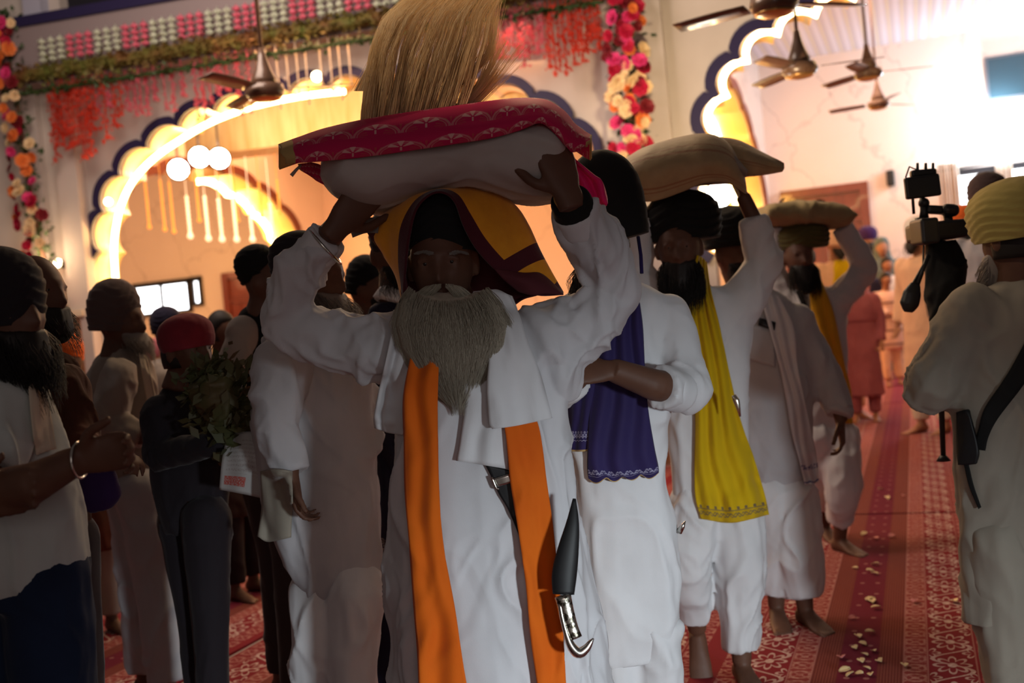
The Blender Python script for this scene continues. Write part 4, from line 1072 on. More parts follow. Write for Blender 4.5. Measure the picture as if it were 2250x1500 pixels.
for i in range(900):
    sgn = random.choice((-1, 1)); u = random.random()*.8; st = (974+sgn*(4+46*u), 628+10*u*u+random.uniform(-5, 4)); en = (974+sgn*(26+70*u), 650+34*u+random.uniform(-6, 10)); ph = random.random()*.012
    PP.append([at(st[0]+(en[0]-st[0])*q, st[1]+(en[1]-st[1])*q-8*math.sin(q*3)*u, F.z-.142-ph+.02*u*u+.012*q) for q in np.linspace(0, 1, 6)])
hair_mesh('moustache', PP, .0009, hairm, F.root)
for sgn in (-1, 1):
    PP = [[at(970+sgn*(16+34*t)+q*sgn*12, 557-5*math.sin(t*3)+random.uniform(-3, 3)+2*q, F.z-.128+.01*t) for q in np.linspace(0, 1, 4)] for t in [random.random() for _ in range(130)]]
    hair_mesh('eyebrow', PP, .0007, MT['greyhair'], F.root)
g = G(); g.tube([at(945, 664, F.z-.118), at(960, 659, F.z-.128), at(978, 661, F.z-.132), at(1000, 664, F.z-.128), at(1012, 668, F.z-.118)], [.003, .006, .007, .006, .003], 10); g.build('lower_lip', M('dark_lip', (.10, .04, .035), .5).m, F.root)
# head cloth, yellow with a maroon border
hcm = M('yellow_head_cloth', (.80, .42, .03), .85, sheen=.3, spec=.1)
uv = hcm.coord('UV'); u_, v_ = uv[0], uv[1]
bord = (v_.lt(.17)+v_.gt(.93)*0+u_.lt(.035)+u_.gt(.955)).mn(1.0); patch = (u_-.79-v_*.09).ab().lt(.028)*v_.lt(.72)
hcm.color(hcm.mixc((bord+patch).mn(1.0), hcm.mixc(hcm.noise(30, 3), (.88, .38, .03), (.72, .27, .02)), (.075, .014, .022))); hcm.bump(hcm.noise(300, 2), .3, .003)
inner = [(888, 700, -.02), (888, 640, -.06), (893, 580, -.10), (900, 520, -.12), (915, 460, -.125), (945, 428, -.12), (975, 424, -.12), (1000, 445, -.125), (1018, 495, -.13), (1045, 545, -.12), (1085, 590, -.10), (1130, 625, -.08), (1180, 648, -.06), (1236, 646, -.04)]
midr = [(886, 690, .0), (878, 620, -.02), (862, 565, -.03), (862, 490, -.05), (898, 440, -.06), (935, 420, -.06), (975, 412, -.06), (1015, 418, -.07), (1050, 450, -.09), (1085, 500, -.09), (1120, 545, -.07), (1155, 585, -.05), (1195, 620, -.04), (1236, 645, -.03)]
outer = [(884, 650, .02), (868, 600, .03), (840, 555, .03), (818, 512, .03), (858, 455, .02), (900, 425, .0), (970, 408, .0), (1040, 408, .0), (1095, 425, .0), (1135, 458, .01), (1162, 500, .02), (1185, 550, .02), (1212, 600, .0), (1237, 643, -.02)]
rear = [(888, 640, .10), (872, 590, .12), (852, 545, .13), (842, 500, .13), (880, 455, .13), (920, 432, .13), (975, 418, .13), (1035, 418, .13), (1080, 435, .13), (1115, 465, .13), (1140, 505, .12), (1165, 550, .10), (1195, 598, .05), (1233, 640, .0)]
grid('head_cloth', px_rows([inner, midr, outer, rear], 40, 80, F.z, .004, 3), hcm.m, F.root, .005)
o = grid('head_cloth_flap', px_rows([[(1085, 590, -.11), (1150, 600, -.10), (1190, 602, -.07), (1237, 645, -.05)], [(1105, 612, -.115), (1150, 615, -.125), (1190, 622, -.10), (1237, 647, -.06)], [(1140, 640, -.10), (1170, 648, -.11), (1200, 645, -.10), (1237, 648, -.06)]], 14, 20, F.z), M('maroon_head_cloth_hem', (.085, .016, .022), .85).m, F.root, .004)
mar = M('maroon_cloth_border', (.070, .013, .020), .85).m
grid('head_cloth_hem', px_rows([[(806, 508, .02), (840, 556, .015), (872, 602, .0), (884, 650, -.03)], [(822, 500, .0), (855, 545, -.02), (885, 585, -.05), (896, 640, -.07)]], 8, 30, F.z), mar, F.root, .005)
grid('head_cloth_dark_back', px_rows([[(880, 460, .125), (975, 430, .14), (1085, 470, .135), (1165, 570, .10), (1215, 630, .03)], [(872, 560, .13), (975, 560, .16), (1090, 580, .14), (1150, 620, .09), (1190, 645, .04)], [(884, 690, .10), (975, 690, .14), (1070, 690, .12), (1120, 675, .08), (1150, 655, .05)]], 24, 40, F.z), mar, F.root, .004)  # back layer kept dark, its colour standing in for shade inside the cloth

man1 = F

# ---------- the bundle on his head
zb = 2.80
bun = empty('cloth_bundle', drop(975, 400, zb), 'pink brocade covered white bundle carried flat on the nearest man\'s head', 'bundle'); bun.location = at(975, 420, zb); bpy.context.view_layer.update()
g = G(); rings = []
for x, y, hh in cr([(712, 392, 6), (728, 386, 34), (760, 384, 60), (800, 386, 77), (850, 384, 78), (920, 368, 68), (1000, 355, 62), (1060, 352, 70), (1120, 356, 80), (1170, 360, 84), (1210, 362, 80), (1232, 362, 58), (1246, 366, 14)], 60):
    c = at(x, y, zb); r = hh*zb/FPX; dd = .16+.06*min(1, hh/70)
    rings.append([c+Z*(r*math.copysign(abs(math.sin(t))**.72, math.sin(t)))+F0*(dd*math.copysign(abs(math.cos(t))**.72, math.cos(t))*(r*FPX/zb/84)**.35)+R0*.0 for t in [2*math.pi*q/40 for q in range(40)]])
g.loft(rings); me = remeshed(g, .007, 3, .009, 5, (4, 7, 9))
link('pillow', me, cloth('grey_white_sheet', (.50, .46, .44), folds=6, fs=.8), bun)
bc_t = BVHTree.FromPolygons([Vector(c) for c in (get_co(me)+np.array(world_loc(bun)))], [tuple(p.vertices) for p in me.polygons])
bro = M('pink_brocade', (.55, .01, .10), .7, spec=.15)
uv = bro.coord('UV'); U, Vv = uv[0], uv[1]
def scales(U, Vv, nx, ny):
    rr = (Vv*ny); row = rr-rr.fr(); odd = (row*.5).fr()*1.0; uu = (U*nx+odd).fr()-.5; vv = rr.fr()
    return uu, vv
uu, vv = scales(U, Vv, 11.0, 3.2)
r1 = ((uu*uu)+(vv-.05)*(vv-.05)).sq(); arc = (r1-.47).ab().lt(.03)*1.0+(r1-.40).ab().lt(.012)
aa = uu.at2(vv-.30); pr = ((uu*uu)+(vv-.30)*(vv-.30)).sq(); flw = ((aa*6.0).cos().gt(-.1))*pr.band(.05, .27)*aa.ab().lt(1.45)+(uu.ab().lt(.02))*vv.band(.1, .3)
uu2, vv2 = scales(U+.0455, Vv, 11.0, 3.2)
fan_ = ((uu2.at2(vv2-.1)*16.0).cos().gt(.3))*((uu2*uu2)+(vv2-.1)*(vv2-.1)).sq().band(.1, .34)
fac = (arc*.35+flw*.8).mn(.85)
c1 = bro.mixc(fan_*.30, (.52, .012, .085), (.42, .16, .06)); c1 = bro.mixc(fac, c1, (.72, .42, .38))
goldb = U.lt(.055)+U.gt(.985)
c1 = bro.mixc(goldb.mn(1.0), c1, (.50, .32, .12)); bro.color(c1); bro.bump(fac+bro.noise(300, 2)*.5, .4, .002)
low = [(628, 358), (665, 356), (720, 352), (800, 344), (900, 330), (1000, 315), (1080, 302), (1140, 285), (1185, 268), (1215, 285), (1250, 325), (1262, 332), (1290, 318)]
mid_ = [(618, 338), (662, 325), (720, 312), (800, 302), (900, 290), (1000, 275), (1080, 265), (1140, 255), (1190, 250), (1228, 268), (1258, 298), (1278, 308), (1298, 312)]
top_ = [(613, 320), (658, 304), (715, 285), (800, 266), (900, 250), (1000, 236), (1080, 225), (1140, 219), (1195, 222), (1235, 244), (1262, 275), (1285, 292), (1299, 300)]
def dzz(lst, d): return [(x, y, d-.06*max(0, 1-abs(x-960)/330)**.5 if d < 0 else d) for x, y in lst]
rws = [dzz(low, -.19), dzz([(a, (b+d)/2) for (a, b), (c, d) in zip(low, mid_)], -.20), dzz(mid_, -.185), dzz([(a, b*.4+d*.6) for (a, b), (c, d) in zip(mid_, top_)], -.15), dzz(top_, -.02), dzz([(x, y+8) for x, y in top_], .14), dzz([(x, y+50) for x, y in top_], .24)]
o = grid('brocade_cover', px_rows(rws, 46, 110, zb, .0), bro.m, bun, .009)
# hanging brocade corners
grid('cover_corner', px_rows([[(655, 362, -.05), (690, 358, -.05), (722, 372, -.03)], [(660, 372, -.03), (700, 385, -.03), (732, 402, -.02)], [(690, 392, .0), (715, 405, .0), (738, 414, .0)]], 16, 16, zb, .004, 2), bro.m, bun, .006)
grid('cover_corner', px_rows([[(1232, 330, .02), (1252, 340, .0), (1262, 350, .0)], [(1240, 370, .04), (1272, 372, .02), (1305, 385, .02)], [(1262, 412, .04), (1290, 405, .03), (1322, 398, .02)], [(1290, 448, .04), (1312, 440, .02), (1332, 430, .02)], [(1320, 462, .04), (1328, 458, .03), (1334, 448, .02)]], 30, 16, zb, .010, 2), cloth('pink_satin', (.80, .015, .16), rough=.5), bun, .005)
o = G().tube([at(662, 362, zb-.14), at(650, 374, zb-.14), at(640, 386, zb-.14)], [.003, .004, .005], 6).build('tassel', MT['beige'], bun)
# lace end under the hand
lace = grid('lace_end', px_rows([[(765, 480, .0), (800, 478, -.02), (835, 478, -.03)], [(768, 500, .0), (800, 495, -.01), (832, 500, -.02)], [(775, 522, .0), (803, 512, -.01), (830, 512, -.02)]], 10, 24, zb), cloth('grey_lace', (.22, .19, .18)), bun, .003)

# ---------- the white whisk standing on the bundle
wh = empty('fly_whisk', at(925, 262, zb+.02), 'pale long haired fly whisk standing up from the pink bundle', 'whisk')
PP = []
def whisk_edge(s):     # left and right pixel edges of the plume at height fraction s
    y = 272-s*330
    xl = np.interp(s, [0, .25, .5, .7, .85, 1], [792, 800, 812, 838, 872, 915]); xr = np.interp(s, [0, .3, .6, .8, 1], [1010, 1045, 1072, 1080, 1088])
    return xl, xr, y
def lock(u):      # strands gather in wavy locks
    k = int(u*31); return random.Random(k)
for i in range(3000):
    u = random.random(); L_ = lock(u); kc = (int(u*31)+.5)/31; dl = random.uniform(-.10, .10); s1 = random.uniform(.55, 1.12)*L_.uniform(.8, 1.05); ph = L_.uniform(0, 6); am = L_.uniform(.3, 1.0); bend = L_.uniform(-.03, .05)+random.gauss(0, .02); out = []
    for q in np.linspace(0, 1, 11):
        s_ = q*s1; xl, xr, y = whisk_edge(min(1, s_)); y = 272-s_*330; uu = u+(kc-u)*.45*q**2+bend*q*q; x = xl+(xr-xl)*uu+9*am*math.sin(ph+q*4.2)*q+random.gauss(0, .6)
        if s_ > .72: x += (s_-.72)*150
        out.append(at(x, y, zb+.03+dl*(1-.2*q)+.012*math.sin(ph*2+q*5)))
    PP.append(out)
for (x0, y0, x1, y1, x2, y2, n) in ((1000, 250, 1055, 190, 1110, 92, 330), (1005, 262, 1070, 200, 1150, 100, 110), (800, 200, 850, 90, 930, -10, 260), (985, 200, 1070, 120, 1092, -5, 200)):
    for i in range(n):
        j = random.gauss(0, 5); o_ = random.gauss(0, .02); e = random.uniform(.25, 1.1)
        P_ = cr([(x0+j*2, y0), (x1+j, y1+j*.5), (x1+(x2-x1)*e+j*2.2, y1+(y2-y1)*e+j)], 11); PP.append([at(p[0], p[1], zb+.03+o_) for p in P_])
wm = M('pale_whisk_hair', (.92, .78, .56), .6, spec=.2).translucent(.6, (1, .80, .50)).m
hair_mesh('whisk_hair', PP, .0007, wm, wh)
G().tube([at(900, 275, zb+.04), at(903, 250, zb+.04), at(906, 225, zb+.04)], [.03, .028, .02], 14).build('whisk_handle', MT['steel'], wh)

# ---------- the sword at his side
sw = empty('sheathed_sword', at(1250, 1300, 2.62), 'curved sword in a black sheath with engraved silver hilt at the nearest man\'s side', 'sword')
def ribbon(name, pts, mat, parent, th=.004, n=30):
    rows = [[at(x0, y0, z0), at((x0+x1)/2, (y0+y1)/2, z0-.004), at(x1, y1, z0)] for x0, y0, x1, y1, z0 in cr(pts, n)]
    return grid(name, rows, mat, parent, th)
F.drape('belt_strap', [[(1066, 1020), (1100, 1028), (1124, 1034)], [(1084, 1056), (1108, 1062), (1134, 1062)], [(1096, 1084), (1120, 1090), (1150, 1092)], [(1118, 1122), (1140, 1130), (1165, 1130)], [(1146, 1190), (1165, 1190), (1185, 1185)]], MT['leather'], nv=30, nu=8, off=.011, wob=0, parent=sw, thick=.005)
F.drape('belt_buckle', [[(1081, 1052), (1122, 1040)], [(1090, 1070), (1130, 1058)]], MT['steel'], nv=5, nu=6, off=.019, wob=0, parent=sw, thick=.004)
F.drape('buckle_pin', [[(1078, 1048), (1083, 1047)], [(1088, 1072), (1092, 1070)], [(1096, 1076), (1097, 1072)]], MT['steel'], nv=8, nu=3, off=.024, wob=0, parent=sw, thick=.004)
pts = cr([(1262, 1095, 2.60, .004), (1258, 1150, 2.585, .016), (1248, 1210, 2.575, .026), (1240, 1262, 2.57, .030), (1238, 1305, 2.565, .026)], 24)
G().tube([at(p[0], p[1], p[2]) for p in pts], [p[3] for p in pts], 14, .35, R0).build('sheath', MT['leather'], sw) if False else None
G().tube([at(p[0], p[1], p[2]) for p in pts], [p[3] for p in pts], 14, .45, F0.copy()).build('sheath', MT['leather'], sw)
sil = M('engraved_silver', (.55, .52, .46), .28, metal=1); nn = sil.noise(70, 3); sil.color(sil.mixc(nn.gt(.52), (.60, .57, .50), (.10, .09, .07))); sil.bump(nn, .6, .002)
pts = cr([(1236, 1308, 2.562, .020), (1246, 1345, 2.560, .017), (1256, 1380, 2.558, .016), (1264, 1402, 2.556, .017)], 14)
G().tube([at(p[0], p[1], p[2]) for p in pts], [p[3] for p in pts], 12, .6, F0.copy()).build('hilt_grip', sil.m, sw)
pts = cr([(1228, 1310, 2.56, .005), (1234, 1350, 2.556, .006), (1244, 1390, 2.554, .007), (1256, 1420, 2.552, .011), (1272, 1434, 2.552, .013), (1288, 1424, 2.552, .010), (1298, 1410, 2.552, .006), (1304, 1402, 2.552, .002)], 30)
G().tube([at(p[0], p[1], p[2]) for p in pts], [p[3] for p in pts], 12).build('hilt_guard', MT['steel'], sw)
# ---------- P2: man in the black dome turban with the navy stole
F = Fig('man in black dome turban with navy gold-hemmed stole, arm across his chest', 3.25, 1375, 1100, voxel=.0065)
F.head(1322, 548, .0, yaw=-48, pitch=6, h=.25, neck=(1345, 660, .03))
rows = [(1290, 1395, 618), (1262, 1440, 640), (1240, 1480, 672), (1236, 1495, 740), (1240, 1490, 840), (1246, 1472, 930), (1250, 1468, 1010), (1255, 1470, 1080), (1262, 1490, 1160), (1270, 1492, 1260), (1280, 1490, 1350), (1295, 1490, 1420), (1308, 1488, 1448)]
F.torso(F.B, [r for r in rows if r[2] < 1180], shrink=.035)
K = G(); F.torso(K, rows, .6, flute=.05, nf=6)
aR = [(1470, 690, .0), (1520, 855, -.10), (1440, 846, -.22), (1345, 812, -.27)]
arm_skin_and_sleeve(F, K, aR, (.072, .060, .062, .05), (.05, .044, .045, .033), sleeve_to=.62)
aL = [(1262, 690, .0), (1225, 850, -.02), (1270, 830, -.2)]
arm_skin_and_sleeve(F, K, aL, (.070, .060, .055), (.05, .044, .033), sleeve_to=.8)
F.hand((1345, 812, -.27), V3(-1, .02, -.2), V3(-.1, -.6, .8), curl=1.0, thumb=-1, sc=1.0)
for (a, b, c_) in (((1330, 1200, 0), (1350, 1480, .0), (1360, 1700, 0)), ((1420, 1200, 0), (1450, 1480, 0), (1460, 1700, .0))):
    an = F.P(*c_); an.z = .08; kn = F.P(*b); kn.z = .48; F.limb(F.B, [a, kn, an], [.068, .052, .036]); F.foot(an, -F0)
F.bodydone(); F.eyes(); F.garment('kurta', K, 'white', .009, .011, (8, 8, 1.9))
T = G()
for (a, b, c_) in (((1345, 1400, 0), (1356, 1480, .0), (1366, 1700, 0)), ((1432, 1400, 0), (1448, 1480, 0), (1458, 1700, .0))):
    an = F.P(*c_); an.z = .12; kn = F.P(*b); kn.z = .48; F.limb(T, [a, kn, an], [.075, .078, .07])
F.garment('trousers', T, 'white', .011, .013, (7.5, 7.5, 2.4))
g = G(); a, b = F.P(1500, 862, -.14), F.P(1466, 852, -.19); g.tube([a, a.lerp(b, .15), a.lerp(b, .85), b], [.056, .062, .060, .054], 20); F.garment('cuff', g, 'white', .008, .004)
F.turban(1332, 440, 86, 112, 'black', yaw=-48, tilt=8, amp=.018, deep=1.05, layers=6, flatb=-.8)
F.beard('blackhair', .10, .05, 300)
G().tube([F.P(1402, 520, -.06), F.P(1408, 560, -.08), F.P(1410, 600, -.1)], .006, 6).build('turban_tie', MT['navy'], F.root)
emb = M('navy_stole_embroidery', (.02, .013, .085), .8, sheen=.2)
uv = emb.coord('UV'); U, Vv = uv[0], uv[1]
fx = (U*8.0).fr()-.5; fy = (Vv-.875)*26.0; rad = (fx*fx+fy*fy).sq(); pet_ = ((fx.at2(fy)*2.5).cos().ab().gt(.55))*rad.band(.08, .46)
fx2 = (U*8.0+.5).fr()-.5; fy2 = (Vv-.846)*30.0; r2_ = (fx2*fx2+fy2*fy2).sq(); pet2 = ((fx2.at2(fy2)*2.5).cos().ab().gt(.6))*r2_.band(.06, .34)
wav = (Vv-.912-(U*50.0).sin()*.004).ab().lt(.0022)
gold = Vv.gt(.986)
c1 = emb.mixc((pet_+pet2+wav).mn(1.0)*.75, emb.mixc(emb.noise(3, 3), (.028, .016, .10), (.014, .009, .05)), (.42, .40, .55)); c1 = emb.mixc(gold, c1, (.45, .30, .12)); emb.color(c1); emb.bump(emb.noise(9, 3, stretch=(1, 1, .2)), .5, .01)
def scal(xs, y0, y1, amp, n=24):
    out = []
    for i in range(n):
        t = i/(n-1); out.append((xs[0]+(xs[1]-xs[0])*t, y0+(y1-y0)*t+amp*abs(math.sin(t*math.pi*4))))
    return out
def densify(r, n=24): return [tuple(p[:2]) for p in cr([(*p,) for p in r], n)]
TT = F.torso_only(rows, .62)
F.drape('stole', [densify([(1345, 640), (1375, 650), (1405, 665)]), densify([(1330, 720), (1370, 720), (1412, 720)]), densify([(1310, 800), (1365, 800), (1416, 800)]), densify([(1296, 900), (1360, 900), (1424, 900)]), densify([(1292, 980), (1360, 980), (1436, 975)]), densify([(1291, 1030), (1360, 1035), (1446, 1025)]), scal((1293, 1447), 1052, 1038, 12)], emb.m, nv=70, nu=40, off=.016, wob=.016, wn=2.6, on=TT)
F.drape('stole', [[(1262, 700), (1290, 700), (1310, 700)], [(1252, 800), (1285, 800), (1320, 800)], [(1248, 900), (1275, 900), (1300, 900)], [(1246, 990), (1270, 992), (1296, 990)]], emb.m, nv=50, nu=20, off=.014, wob=.010, wn=2, on=TT)
o = G().tube([F.P(1492, 1168, -.02), F.P(1500, 1156, -.03), F.P(1506, 1144, -.03)], [.010, .007, .001], 8).build('sword_tip', MT['steel'], F.root)

# ---------- P3: man in yellow stole carrying the beige bundle
F = Fig('black bearded man in white with long yellow stole, walking under the beige bundle', 4.1, 1570, 1100, voxel=.006)
F.head(1492, 548, -.05, yaw=-12, pitch=4, h=.25, neck=(1525, 640, .02))
rows = [(1480, 1590, 632), (1475, 1630, 655), (1468, 1648, 700), (1462, 1650, 800), (1462, 1648, 900), (1468, 1650, 1000), (1474, 1660, 1080), (1482, 1668, 1135)]
F.torso(F.B, rows, shrink=.04); K = G(); F.torso(K, rows, .6, flute=.05, nf=6)
arm_skin_and_sleeve(F, K, [(1605, 690, 0), (1682, 578, .0), (1655, 478, -.02)], (.085, .072, .055), (.048, .042, .030))
F.limb(F.B, [(1655, 478, -.02), (1632, 430, -.02)], [.030, .028])
F.hand((1636, 438, -.02), V3(-.35, 1, .2), V3(-1, .2, 0), curl=.4, thumb=1, sc=1.0)
arm_skin_and_sleeve(F, K, [(1485, 690, 0), (1400, 600, .05), (1405, 480, .0)], (.08, .066, .052), (.048, .042, .030))
F.hand((1407, 462, 0), V3(.1, 1, .2), V3(1, .2, 0), curl=.5, thumb=-1)
T = G(); thigh = [(1530, 1120, 0), (1512, 1245, -.05), (1532, 1382, .10)]
F.limb(F.B, thigh, [.068, .052, .036]); F.limb(T, [(1530, 1110, 0), (1512, 1240, -.05), (1524, 1352, .08)], [.11, .085, .070])
foot_geo(F.B, F.P(1533, 1400, .10), -F0+R0*-.1, 1.0, pitch=-1.0)
an = F.P(1632, 1480, 0); an.z = .08
F.limb(F.B, [(1610, 1120, 0), (1625, 1300, 0), an], [.068, .052, .036]); F.foot(an, -F0+R0*.1); an2 = an.copy(); an2.z = .13
F.limb(T, [(1610, 1110, 0), (1625, 1300, 0), an2], [.11, .092, .075])
F.bodydone(); F.eyes(); F.garment('kurta', K, 'white', .01, .011, (8, 8, 1.9)); F.garment('trousers', T, 'white', .01, .013, (7.5, 7.5, 2.4))
F.beard('blackhair', .17, .075, 900, fwd=.01)
F.turban(1500, 482, 86, 66, 'black', yaw=-12, dz=.03, amp=.05, flatb=-.7, name='turban')
yst = M('yellow_stole', (.74, .58, .02), .8, sheen=.25, spec=.1)
uv = yst.coord('UV'); U, Vv = uv[0], uv[1]
scr = ((Vv-.955-(U*60.0).sin()*.010).ab().lt(.0040)+(Vv-.955-(U*60.0+2.2).sin()*.012).ab().lt(.0030)+(Vv-.925).ab().lt(.0025)+((U*9.0).fr()-.5).ab().lt(.16)*(Vv-.912).ab().lt(.009)).mn(1.0)
c1 = yst.mixc(yst.noise(8, 4, stretch=(1, 1, .3)), (.80, .55, .01), (.56, .36, .01)); c1 = yst.mixc(Vv.gt(.925)*.35, c1, (.50, .32, .03)); c1 = yst.mixc(scr*.85, c1, (.10, .09, .10)); yst.color(c1); yst.bump(yst.noise(7, 4, stretch=(1, 1, .2)), .7, .02); yst.translucent(.25, (.85, .65, .02))
F.drape('stole', [[(1532, 560), (1542, 565), (1552, 575)], [(1512, 640), (1540, 640), (1562, 640)], [(1508, 720), (1545, 720), (1582, 720)], [(1520, 820), (1560, 820), (1602, 815)], [(1528, 920), (1575, 920), (1625, 915)], [(1526, 1020), (1585, 1020), (1658, 1010)], [(1528, 1090), (1600, 1095), (1680, 1085)], [(1540, 1140), (1610, 1148), (1690, 1130)]], yst.m, nv=80, nu=40, off=.016, wob=.020, wn=3.2)
g = G().tube([F.P(1612, 868, -.28), F.P(1618, 880, -.28), F.P(1622, 895, -.28), F.P(1626, 915, -.28)], [.008, .012, .008, .004], 8); g.build('silver_tassel', MT['steel'], F.root)
# bundle of P3
zb = 4.1; bun = empty('cloth_bundle', at(1500, 430, zb), 'beige gold striped cloth bundle beside the black dome turban', 'bundle')
gm = M('beige_gold_brocade', (.45, .33, .17), .6, sheen=.3)
uv = gm.coord('UV'); U, Vv = uv[0], uv[1]
ln = (Vv-.44-(U*9.0).sin()*.004).ab().lt(.012)+(Vv-.50).ab().lt(.006)+(Vv-.12).ab().lt(.010)+(Vv-.08).ab().lt(.006)
mot = ((U*7.0).fr()-.5).ab().lt(.13)*(Vv-.72).ab().lt(.05)
c1 = gm.mixc(gm.noise(22, 4), (.50, .36, .18), (.34, .22, .12)); c1 = gm.mixc((ln+mot).mn(1.0)*.7, c1, (.30, .11, .05)); gm.color(c1); gm.bump(gm.noise(14, 4), .4, .01)
lowr = [(1385, 432, -.16), (1415, 442, -.18), (1450, 438, -.19), (1500, 420, -.19), (1545, 402, -.19), (1590, 400, -.18), (1618, 412, -.14), (1640, 425, -.08)]
mdr = [(1372, 385, -.18), (1410, 372, -.22), (1450, 366, -.23), (1500, 355, -.23), (1545, 350, -.23), (1590, 355, -.21), (1615, 370, -.17), (1636, 395, -.10)]
tpr = [(1372, 352, -.05), (1408, 330, -.08), (1450, 315, -.08), (1500, 302, -.08), (1545, 296, -.08), (1580, 303, -.08), (1606, 325, -.07), (1630, 372, -.04)]
bkr = [(1380, 370, .16), (1410, 345, .18), (1450, 335, .18), (1500, 322, .18), (1545, 318, .18), (1580, 325, .16), (1606, 350, .12), (1630, 385, .06)]
grid('bundle_cloth', px_rows([lowr, mdr, tpr, bkr], 40, 70, zb, .006, 3), gm.m, bun, .008)
grid('cloth_flap', px_rows([[(1560, 300, -.02), (1620, 308, .0), (1680, 338, .0), (1722, 358, .0)], [(1590, 322, -.06), (1640, 335, -.07), (1685, 352, -.05), (1722, 366, -.0)], [(1610, 352, -.07), (1650, 362, -.08), (1690, 370, -.05), (1722, 370, .0)], [(1628, 388, -.04), (1655, 386, -.04), (1690, 381, -.02), (1718, 376, .0)], [(1620, 370, .06), (1655, 365, .06), (1690, 360, .03), (1718, 372, .01)]], 24, 40, zb, .004, 2), gm.m, bun, .006)
g = G(); rings = []
for x, y, hh in cr([(1378, 392, 10), (1400, 385, 40), (1450, 375, 50), (1520, 362, 48), (1590, 366, 38), (1625, 388, 12)], 30):
    c = at(x, y, zb); r = hh*zb/FPX; rings.append([c+Z*(r*math.sin(t))+F0*(.15*math.cos(t)) for t in [2*math.pi*q/30 for q in range(30)]])
g.loft(rings).build('pillow', MT['beige'], bun)

# ---------- P4: man in grey white shirt with pocket and stole
F = Fig('man in pale shirt with phone in chest pocket and white blue-trimmed stole', 4.75, 1690, 900, voxel=.0075)
F.head(1612, 560, .05, yaw=25, pitch=0, h=.24, neck=(1640, 650, .03))
rows = [(1618, 1685, 632), (1606, 1725, 655), (1602, 1762, 700), (1605, 1788, 780), (1612, 1790, 880), (1622, 1786, 960), (1636, 1782, 1040), (1652, 1770, 1098)]
F.torso(F.B, rows, shrink=.04); K = G(); F.torso(K, rows, .6, flute=.03, nf=5)
aR = [(1745, 705, 0), (1812, 830, .0), (1845, 905, -.05)]; arm_skin_and_sleeve(F, K, aR, (.085, .072, .060), (.048, .042, .030)); F.limb(F.B, [(1845, 905, -.05), (1848, 925, -.05)], [.03, .028])
F.hand((1846, 925, -.05), V3(-.02, -1, -.15), V3(-1, 0, .3), curl=.6, thumb=-1, sc=1.05)
aL = [(1612, 705, .02), (1600, 860, .08), (1620, 980, .02)]; arm_skin_and_sleeve(F, K, aL, (.08, .07, .055)); F.hand((1620, 985, .02), V3(0, -1, 0), V3(1, 0, 0), thumb=1)
T = G()
for a, b, c_, sp in (((1690, 1080, 0), (1705, 1220, .03), (1708, 1360, .05), -.1), ((1738, 1080, 0), (1755, 1220, -.03), (1772, 1368, -.02), .25)):
    an = F.P(*c_); an.z = .08; F.limb(F.B, [a, b, an], [.068, .052, .036]); F.foot(an, -F0+R0*sp); an2 = an.copy(); an2.z = .14; F.limb(T, [a, b, an2], [.11, .105, .088])
F.bodydone(); F.eyes(); F.garment('shirt', K, 'grey_white', .010, .011, (8, 8, 1.9)); F.garment('trousers', T, 'white', .010, .013, (7.5, 7.5, 2.4))
F.beard('blackhair', .09, .06, 200); F.turban(1604, 505, 62, 54, 'black', yaw=25, dz=.05, amp=.05)
g = G(); a = F.P(1846, 890, -.04); b = F.P(1840, 912, -.05); g.tube([a, a.lerp(b, .2), a.lerp(b, .8), b], [.056, .064, .064, .058], 20); F.garment('cuff', g, 'grey_white', .009, .004)
F.drape('chest_pocket', [[(1648, 716), (1702, 726)], [(1645, 790), (1702, 806)]], MT['grey_white'], nv=12, nu=12, off=.010, wob=0)
F.drape('phone', [[(1668, 698), (1704, 708)], [(1666, 714), (1702, 726)]], M('black_phone', (.008, .008, .01), .3).m, nv=4, nu=4, off=.022, wob=0, thick=.009)
o = G().tube([F.P(1652, 706, -.27), F.P(1651, 722, -.27)], .004, 8).build('pen_clip', MT['steel'], F.root)
bs_ = M('white_stole_blue_trim', (.62, .60, .62), .85, sheen=.2); uv = bs_.coord('UV'); U, Vv = uv[0], uv[1]
nb = bs_.noise(90, 3); tr = (Vv-.885).ab().lt(.016)*nb.gt(.5)+(Vv-.985-(U*12.0).sin()*.004).ab().lt(.005)
bs_.color(bs_.mixc(tr.mn(1.0)*.9, bs_.mixc(bs_.noise(6, 3), (.66, .64, .66), (.52, .50, .53)), (.05, .05, .22))); bs_.bump(bs_.noise(8, 4, stretch=(1, 1, .2)), .5, .01)
F.drape('stole', [[(1668, 640), (1690, 640), (1712, 650)], [(1690, 720), (1715, 715), (1745, 720)], [(1712, 800), (1730, 800), (1752, 800)], [(1728, 880), (1750, 880), (1768, 880)], [(1742, 960), (1762, 960), (1785, 958)], [(1756, 1010), (1774, 1010), (1794, 1005)], [(1768, 1064), (1784, 1064), (1800, 1058)]], bs_.m, nv=60, nu=16, off=.018, wob=.014, wn=2.2)
F.drape('shirt_collar', [[(1622, 634), (1640, 645), (1652, 652)], [(1628, 660), (1640, 664), (1648, 668)]], MT['grey_white'], nv=8, nu=10, off=.022, wob=0)

